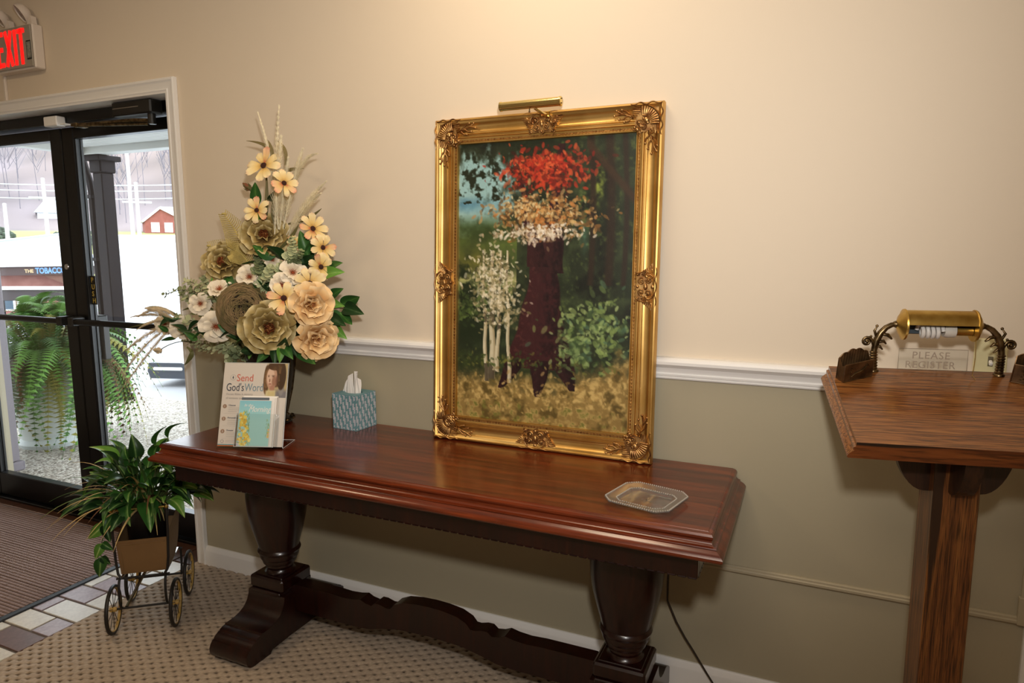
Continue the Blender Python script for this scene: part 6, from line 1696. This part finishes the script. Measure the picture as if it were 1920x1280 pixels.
# filler foliage inside the bunch, so that no hole shows through
for i in range(46):
    a_ = frn.uniform(0, 2 * PI); z = frn.uniform(.26, .62); q = frn.uniform(.02, .13) * (1.1 - (z - .26) * 1.2)
    A = Vector((math.cos(a_) * q * 1.1 + .12, math.sin(a_) * q * .5 - .02 - .06 * (z < .45), z)); d_ = Vector((math.cos(a_) + .3, math.sin(a_) * .5 - .4, frn.uniform(-.2, .8))).normalized()
    zv = d_.orthogonal().normalized(); xv = d_.cross(zv); o = link('leaf', LM[2 if i % 3 else 0], arr); o.matrix_local = Matrix.Translation(A) @ Matrix((xv, d_, zv)).transposed().to_4x4() @ Matrix.Rotation(frn.uniform(0, 6), 4, 'Y') @ Matrix.Scale(frn.uniform(.06, .095), 4)
for i in range(22):
    t = i / 21; A = Vector((-.42 + .46 * t, -.09 - .05 * t, .33 + frn.uniform(-.03, .06))); d_ = Vector((-.8 + frn.uniform(-.3, .5), -.3, frn.uniform(-.5, .6))).normalized()
    zv = d_.orthogonal().normalized(); xv = d_.cross(zv); o = link('leaf', LM[2 if i % 2 else 3], arr); o.matrix_local = Matrix.Translation(A) @ Matrix((xv, d_, zv)).transposed().to_4x4() @ Matrix.Rotation(frn.uniform(0, 6), 4, 'Y') @ Matrix.Scale(frn.uniform(.045, .07), 4)
# twig nest facing the room
nm_ = face_matrix((.62, -.76, .12)); nc = Vector(NEST)
mb = MB(); RN = .098
for i in range(210):
    th_ = .22 + (i + .5) / 210 * 1.75                          # from the hollow over the dome and down the sides
    Rt = (Matrix.Rotation(frn.uniform(-.30, .30), 3, 'X') @ Matrix.Rotation(frn.uniform(-.30, .30), 3, 'Y'))
    rad = RN * frn.uniform(.95, 1.03); n_ = 20; pts = []; st0 = frn.uniform(0, 6.28); arc = frn.uniform(2.6, 5.6)
    for k in range(n_ + 1):
        t = st0 + arc * k / n_; q = Rt @ Vector((math.cos(t) * math.sin(th_) * rad, math.sin(t) * math.sin(th_) * rad, math.cos(th_) * rad))
        rho = math.hypot(q.x, q.y) / RN
        q.z = q.z * .78 - .05 - (.035 * math.exp(-(rho / .22) ** 2)); pts.append((nm_ @ q) + nc)
    mb.tube(pts, frn.uniform(.0011, .0019), 4, 0, False)
nest = mb.build('twig_nest', pmat('nest_twigs', '#8d7350', .9, col2='#665a35', vscale=30), arr, fix=False)
mb = MB(); m2 = MB(); m2.lathe([(0, -.11), (.06, -.10), (.088, -.06), (.086, -.03), (.066, .0), (.04, .014), (.018, -.006), (0, -.022)], 24)
mb.add([(nm_ @ Vector(p)) + nc for p in m2.v], m2.f); mb.build('nest_lining', pmat('nest_lining', '#33281a', .95), nest)

# ================================================================== CARRIAGE PLANTER
cg = thing('carriage_planter', 'small antique pram planter with tan body and spoked wheels beside the table', 'planter', (-2.252, -.381, 0.0), (0, 0, math.radians(39)))
M['tan_metal'] = pmat('tan_painted_metal', '#80603a', .45, var=.06, vscale=8)
M['rim_yellow'] = pmat('worn_yellow_rim', '#b3924c', .5, var=.25, vscale=60)
M['iron'] = pmat('black_iron', '#191512', .5)
WR = .088
for wx in (-.103, .103):
    for wy in (-.12, .12):
        s = 1 if wx > 0 else -1
        mb = MB(); n = 40; m_ = 8; vs = []
        for i in range(n):
            a_ = 2 * PI * i / n
            for j in range(m_):
                b_ = 2 * PI * j / m_; r_ = WR - .0066 + .0066 * math.cos(b_); vs.append((wx + .0066 * math.sin(b_), wy + r_ * math.cos(a_), WR + r_ * math.sin(a_)))
        mb.add(vs, [(i * m_ + j, i * m_ + (j + 1) % m_, ((i + 1) % n) * m_ + (j + 1) % m_, ((i + 1) % n) * m_ + j) for i in range(n) for j in range(m_)])
        wh = mb.build('wheel', M['iron'], cg)
        mb = MB(); mb.lathe([(WR - .0125, -.005), (WR - .0115, -.005), (WR - .0115, .005), (WR - .0125, .005), (WR - .0145, .0035), (WR - .0145, -.0035), (WR - .0125, -.005)], 36, (wx, wy, WR), axis='x', caps=False); mb.build('rim', M['rim_yellow'], wh)
        mb = MB(); mb.lathe([(0, -.012), (.007, -.012), (.0095, -.006), (.0095, .006), (.007, .012), (0, .012)], 14, (wx, wy, WR), axis='x'); mb.build('hub', M['rim_yellow'], wh)
        mb = MB()
        for k in range(10):
            a_ = 2 * PI * k / 10 + .2; mb.tube([(wx, wy + .006 * math.cos(a_), WR + .006 * math.sin(a_)), (wx, wy + (WR - .012) * math.cos(a_), WR + (WR - .012) * math.sin(a_))], .0012, 5)
        mb.build('spokes', M['iron'], wh)
for wy in (-.12, .12):
    mb = MB(); mb.tube([(-.103, wy, WR), (.103, wy, WR)], .0042, 8); mb.build('axle', M['iron'], cg)
    mb = MB(); mb.tube([(-.088, wy * .92, .198), (.088, wy * .92, .198)], .0042, 8); mb.build('cross_bar', M['iron'], cg)
    for s in (-1, 1):
        mb = MB(); pts = []
        for i in range(15):
            t = i / 14; a_ = -PI / 2 + t * PI; pts.append((s * (.080 - .004), wy * .95 + (.022 if wy > 0 else -.022) * math.cos(a_), .143 + .055 * math.sin(a_)))
        mb.tube(pts, .0045, 8); mb.build('spring', M['iron'], cg)
mb = MB(); mb.tube([(-.06, -.12, WR + .004), (-.03, .0, .15), (.0, .11, .198)], [.006, .006, .006], 6); mb.bb((-.075, -.112, .195), (-.067, .112, .2025), .001); mb.bb((.067, -.112, .195), (.075, .112, .2025), .001); mb.build('reach_bar', M['chrome'], cg)
# body: front and back panels, boat-shaped sides
mb = MB(); bw0, bw1 = .076, .084
def bodypt(s, y, z):
    t = (z - .205) / .13; return (s * (bw0 + (bw1 - bw0) * t), y, z)
outline = [(-.092, .205), (.045, .205), (.075, .222), (.098, .26), (.112, .335), (.118, .40), (-.10, .335)]
mb.add([bodypt(s, y, z) for s in (-1, 1) for y, z in outline], [tuple(range(7)), tuple(range(13, 6, -1))] + [(i, 7 + i, 7 + (i + 1) % 7, (i + 1) % 7) for i in (0, 1, 2, 3, 6)])
mb.build('body', M['tan_metal'], cg, sharp=30)
mb = MB(); mb.bb((-.078, -.1012, .318), (.078, -.0975, .323), .001); mb.bb((-.070, -.0985, .218), (-.066, -.0945, .318), .001); mb.build('panel_bead', M['tan_metal'], cg)
for s in (-1, 1):
    mb = MB(); mb.tube([(s * .094, .10, .44), (s * .093, -.02, .452), (s * .090, -.098, .450), (s * .090, -.104, .36), (s * .086, -.106, .26), (s * .081, -.110, .215), (s * .070, -.114, .1985), (s * .062, -.112, .203)], .0045, 8); mb.build('side_rod', M['iron'], cg)
mb = MB(); mb.tube([(-.090, -.098, .45), (.090, -.098, .45)], .004, 8); mb.ball((-.09, -.098, .45), .0075, 10); mb.ball((.09, -.098, .45), .0075, 10); mb.build('front_rod', M['brass_old'], cg)
mb = MB(); mb.lathe([(0, .225), (.058, .225), (.074, .42), (.078, .425), (.078, .432), (.072, .43), (.068, .415), (0, .412)], 28, (0, .0, 0)); mb.build('inner_pot', pmat('black_pot', '#14100e', .45), cg)

plant = thing('trailing_plant', 'bushy green plant with white-veined leaves and brown grassy spikes in the pram planter', 'plant', (-2.252, -.381, .4125), (0, 0, math.radians(39)))
mb = MB(); mb.lathe([(0, .004), (.066, .003), (.066, .0005), (0, .0005)], 24); mb.build('soil', pmat('potting_soil', '#1e1611', .95), plant)
va = axis_ramp('veined_leaf', [(0, '#8fab62'), (.016, '#55803c'), (.06, '#2f5a24'), (1, '#21461b')], 'X', True, .38, .05, 6)
vb = axis_ramp('veined_leaf_light', [(0, '#b8cc80'), (.02, '#86a84c'), (.06, '#5f8f36'), (1, '#4a7d2e')], 'X', True, .4, .05, 6)
vd = axis_ramp('veined_leaf_dark', [(0, '#6f8a54'), (.03, '#2f5427'), (.08, '#1d3a1a'), (1, '#152b14')], 'X', True, .35, .05, 6)
VM = [leaf_mesh('leaf', va, .62, .3, .12, shape=.8), leaf_mesh('leaf', vb, .64, .25, .16, shape=.8), leaf_mesh('leaf', vd, .66, .3, .08, shape=.8), leaf_mesh('leaf', va, .56, .35, .2, shape=.8)]
prn = random.Random(44)
stem_b = MB()
def put_leaf(base_, dirv, L, mi, upv=None):
    yv = dirv.normalized(); zv = upv if upv is not None else Vector((prn.uniform(-.5, .5), prn.uniform(-.6, .2), 1))
    zv = (zv - yv * zv.dot(yv)).normalized(); xv = yv.cross(zv)
    o = link('leaf', VM[mi], plant); o.matrix_local = Matrix.Translation(base_) @ Matrix((xv, yv, zv)).transposed().to_4x4() @ Matrix.Scale(L, 4)
for i in range(185):
    az = prn.uniform(0, 2 * PI); el = prn.uniform(.05, 1.35); rr_ = prn.uniform(.05, .155)
    d_ = Vector((math.cos(az) * math.cos(el), math.sin(az) * math.cos(el) * .9, math.sin(el)))
    b0 = Vector((math.cos(az) * .03, math.sin(az) * .03, .003)); tip = b0 + Vector((d_.x * rr_ * 1.15, d_.y * rr_, d_.z * rr_ * 1.25 + .02))
    if tip.x > .17: tip.x = .17
    stem_b.tube([b0, (b0 + tip) / 2 + Vector((0, 0, .012)), tip], .0014, 5, caps=False)
    ld = d_ + Vector((0, 0, prn.uniform(-.9, .2))); put_leaf(tip, ld, prn.uniform(.05, .095), prn.choice((0, 0, 1, 2, 2, 2, 3)))
# a few tall shoots and the trailing runner on the left
for bx, by, tx, ty, tz, L, mi in ((.01, .0, .045, .02, .235, .085, 0), (.02, .0, .085, .03, .255, .085, 3), (-.02, -.02, -.10, .02, .175, .11, 1), (-.02, .0, -.03, .03, .19, .09, 2), (-.03, -.02, -.12, -.01, .13, .11, 1), (.03, -.03, .10, -.05, .10, .10, 2), (.04, 0, .13, .02, .06, .09, 2), (-.02, -.05, -.02, -.09, .09, .12, 0), (.01, -.05, .03, -.10, .06, .12, 0)):
    p1 = Vector((tx, ty, tz)); stem_b.tube([(bx, by, .003), ((bx + tx) / 2, (by + ty) / 2, tz * .6), p1], .0016, 5, caps=False)
    put_leaf(p1, Vector((tx - bx, ty - by - .02, .09 if tz > .15 else -.05)), L, mi)
run = [Vector(p) for p in ((-.05, -.02, .004), (-.10, -.03, .03), (-.13, -.04, -.03), (-.145, -.045, -.10), (-.15, -.05, -.15))]
stem_b.tube(run, .0014, 5, caps=False)
for k, (p, d_, L, mi) in enumerate(((run[2], (-.6, -.2, -.5), .075, 1), (run[2], (.2, -.3, -.6), .07, 2), (run[3], (-.3, -.3, -.8), .06, 1), (run[4], (-.1, -.2, -1), .075, 0), (run[4], (.5, -.1, -.5), .045, 2), (run[3], (.6, -.2, -.4), .05, 0))):
    put_leaf(p, Vector(d_), L, mi, Vector((.3, -1, .3)))
o = stem_b.build('plant_stems', pmat('plant_stem', '#4a5a2c', .7), plant, fix=False); o['kind'] = 'stuff'
bm_ = [axis_ramp('spike_straw', [(0, '#a8905a'), (.003, '#b8a06c'), (1, '#c0a070')], 'X', True, .6, .2, 4), axis_ramp('spike_green', [(0, '#4c7038'), (.6, '#4a6a34'), (1, '#8a6a44')], 'X', True, .5, .2, 4), axis_ramp('spike_rust', [(0, '#6a4a30'), (1, '#9a6a4a')], 'X', True, .6, .2, 4)]
for i in range(64):
    az = prn.uniform(PI * .72, PI * 1.75) if i % 4 else prn.uniform(0, 2 * PI); el = prn.uniform(.25, 1.0); L = prn.uniform(.20, .36)
    if math.cos(az) > .3: L *= .6
    b0 = Vector((prn.uniform(-.03, .03), prn.uniform(-.03, .03), .004)); h_ = Vector((math.cos(az), math.sin(az), 0)); vs = []; mb = MB(); n_ = 12
    for k in range(n_ + 1):
        u_ = k / n_; p = b0 + h_ * (L * u_ * math.cos(el) * 1.0 + .015 * u_) + Vector((0, 0, L * (math.sin(el) * u_ - (.75 - .3 * math.sin(el)) * u_ ** 2.2 + .28 * u_)))
        sdv = Vector((-h_.y, h_.x, 0)); w_ = .0056 * (1 - u_ ** 2) + .0005; vs += [p - sdv * w_, p - Vector((0, 0, .001)), p + sdv * w_]
    mb.add(vs, [(k * 3 + j, k * 3 + j + 1, k * 3 + j + 4, k * 3 + j + 3) for k in range(n_) for j in range(2)]); mb.build('grassy_blade', bm_[prn.choice((0, 0, 0, 1, 2))], plant, sharp=180, fix=False)
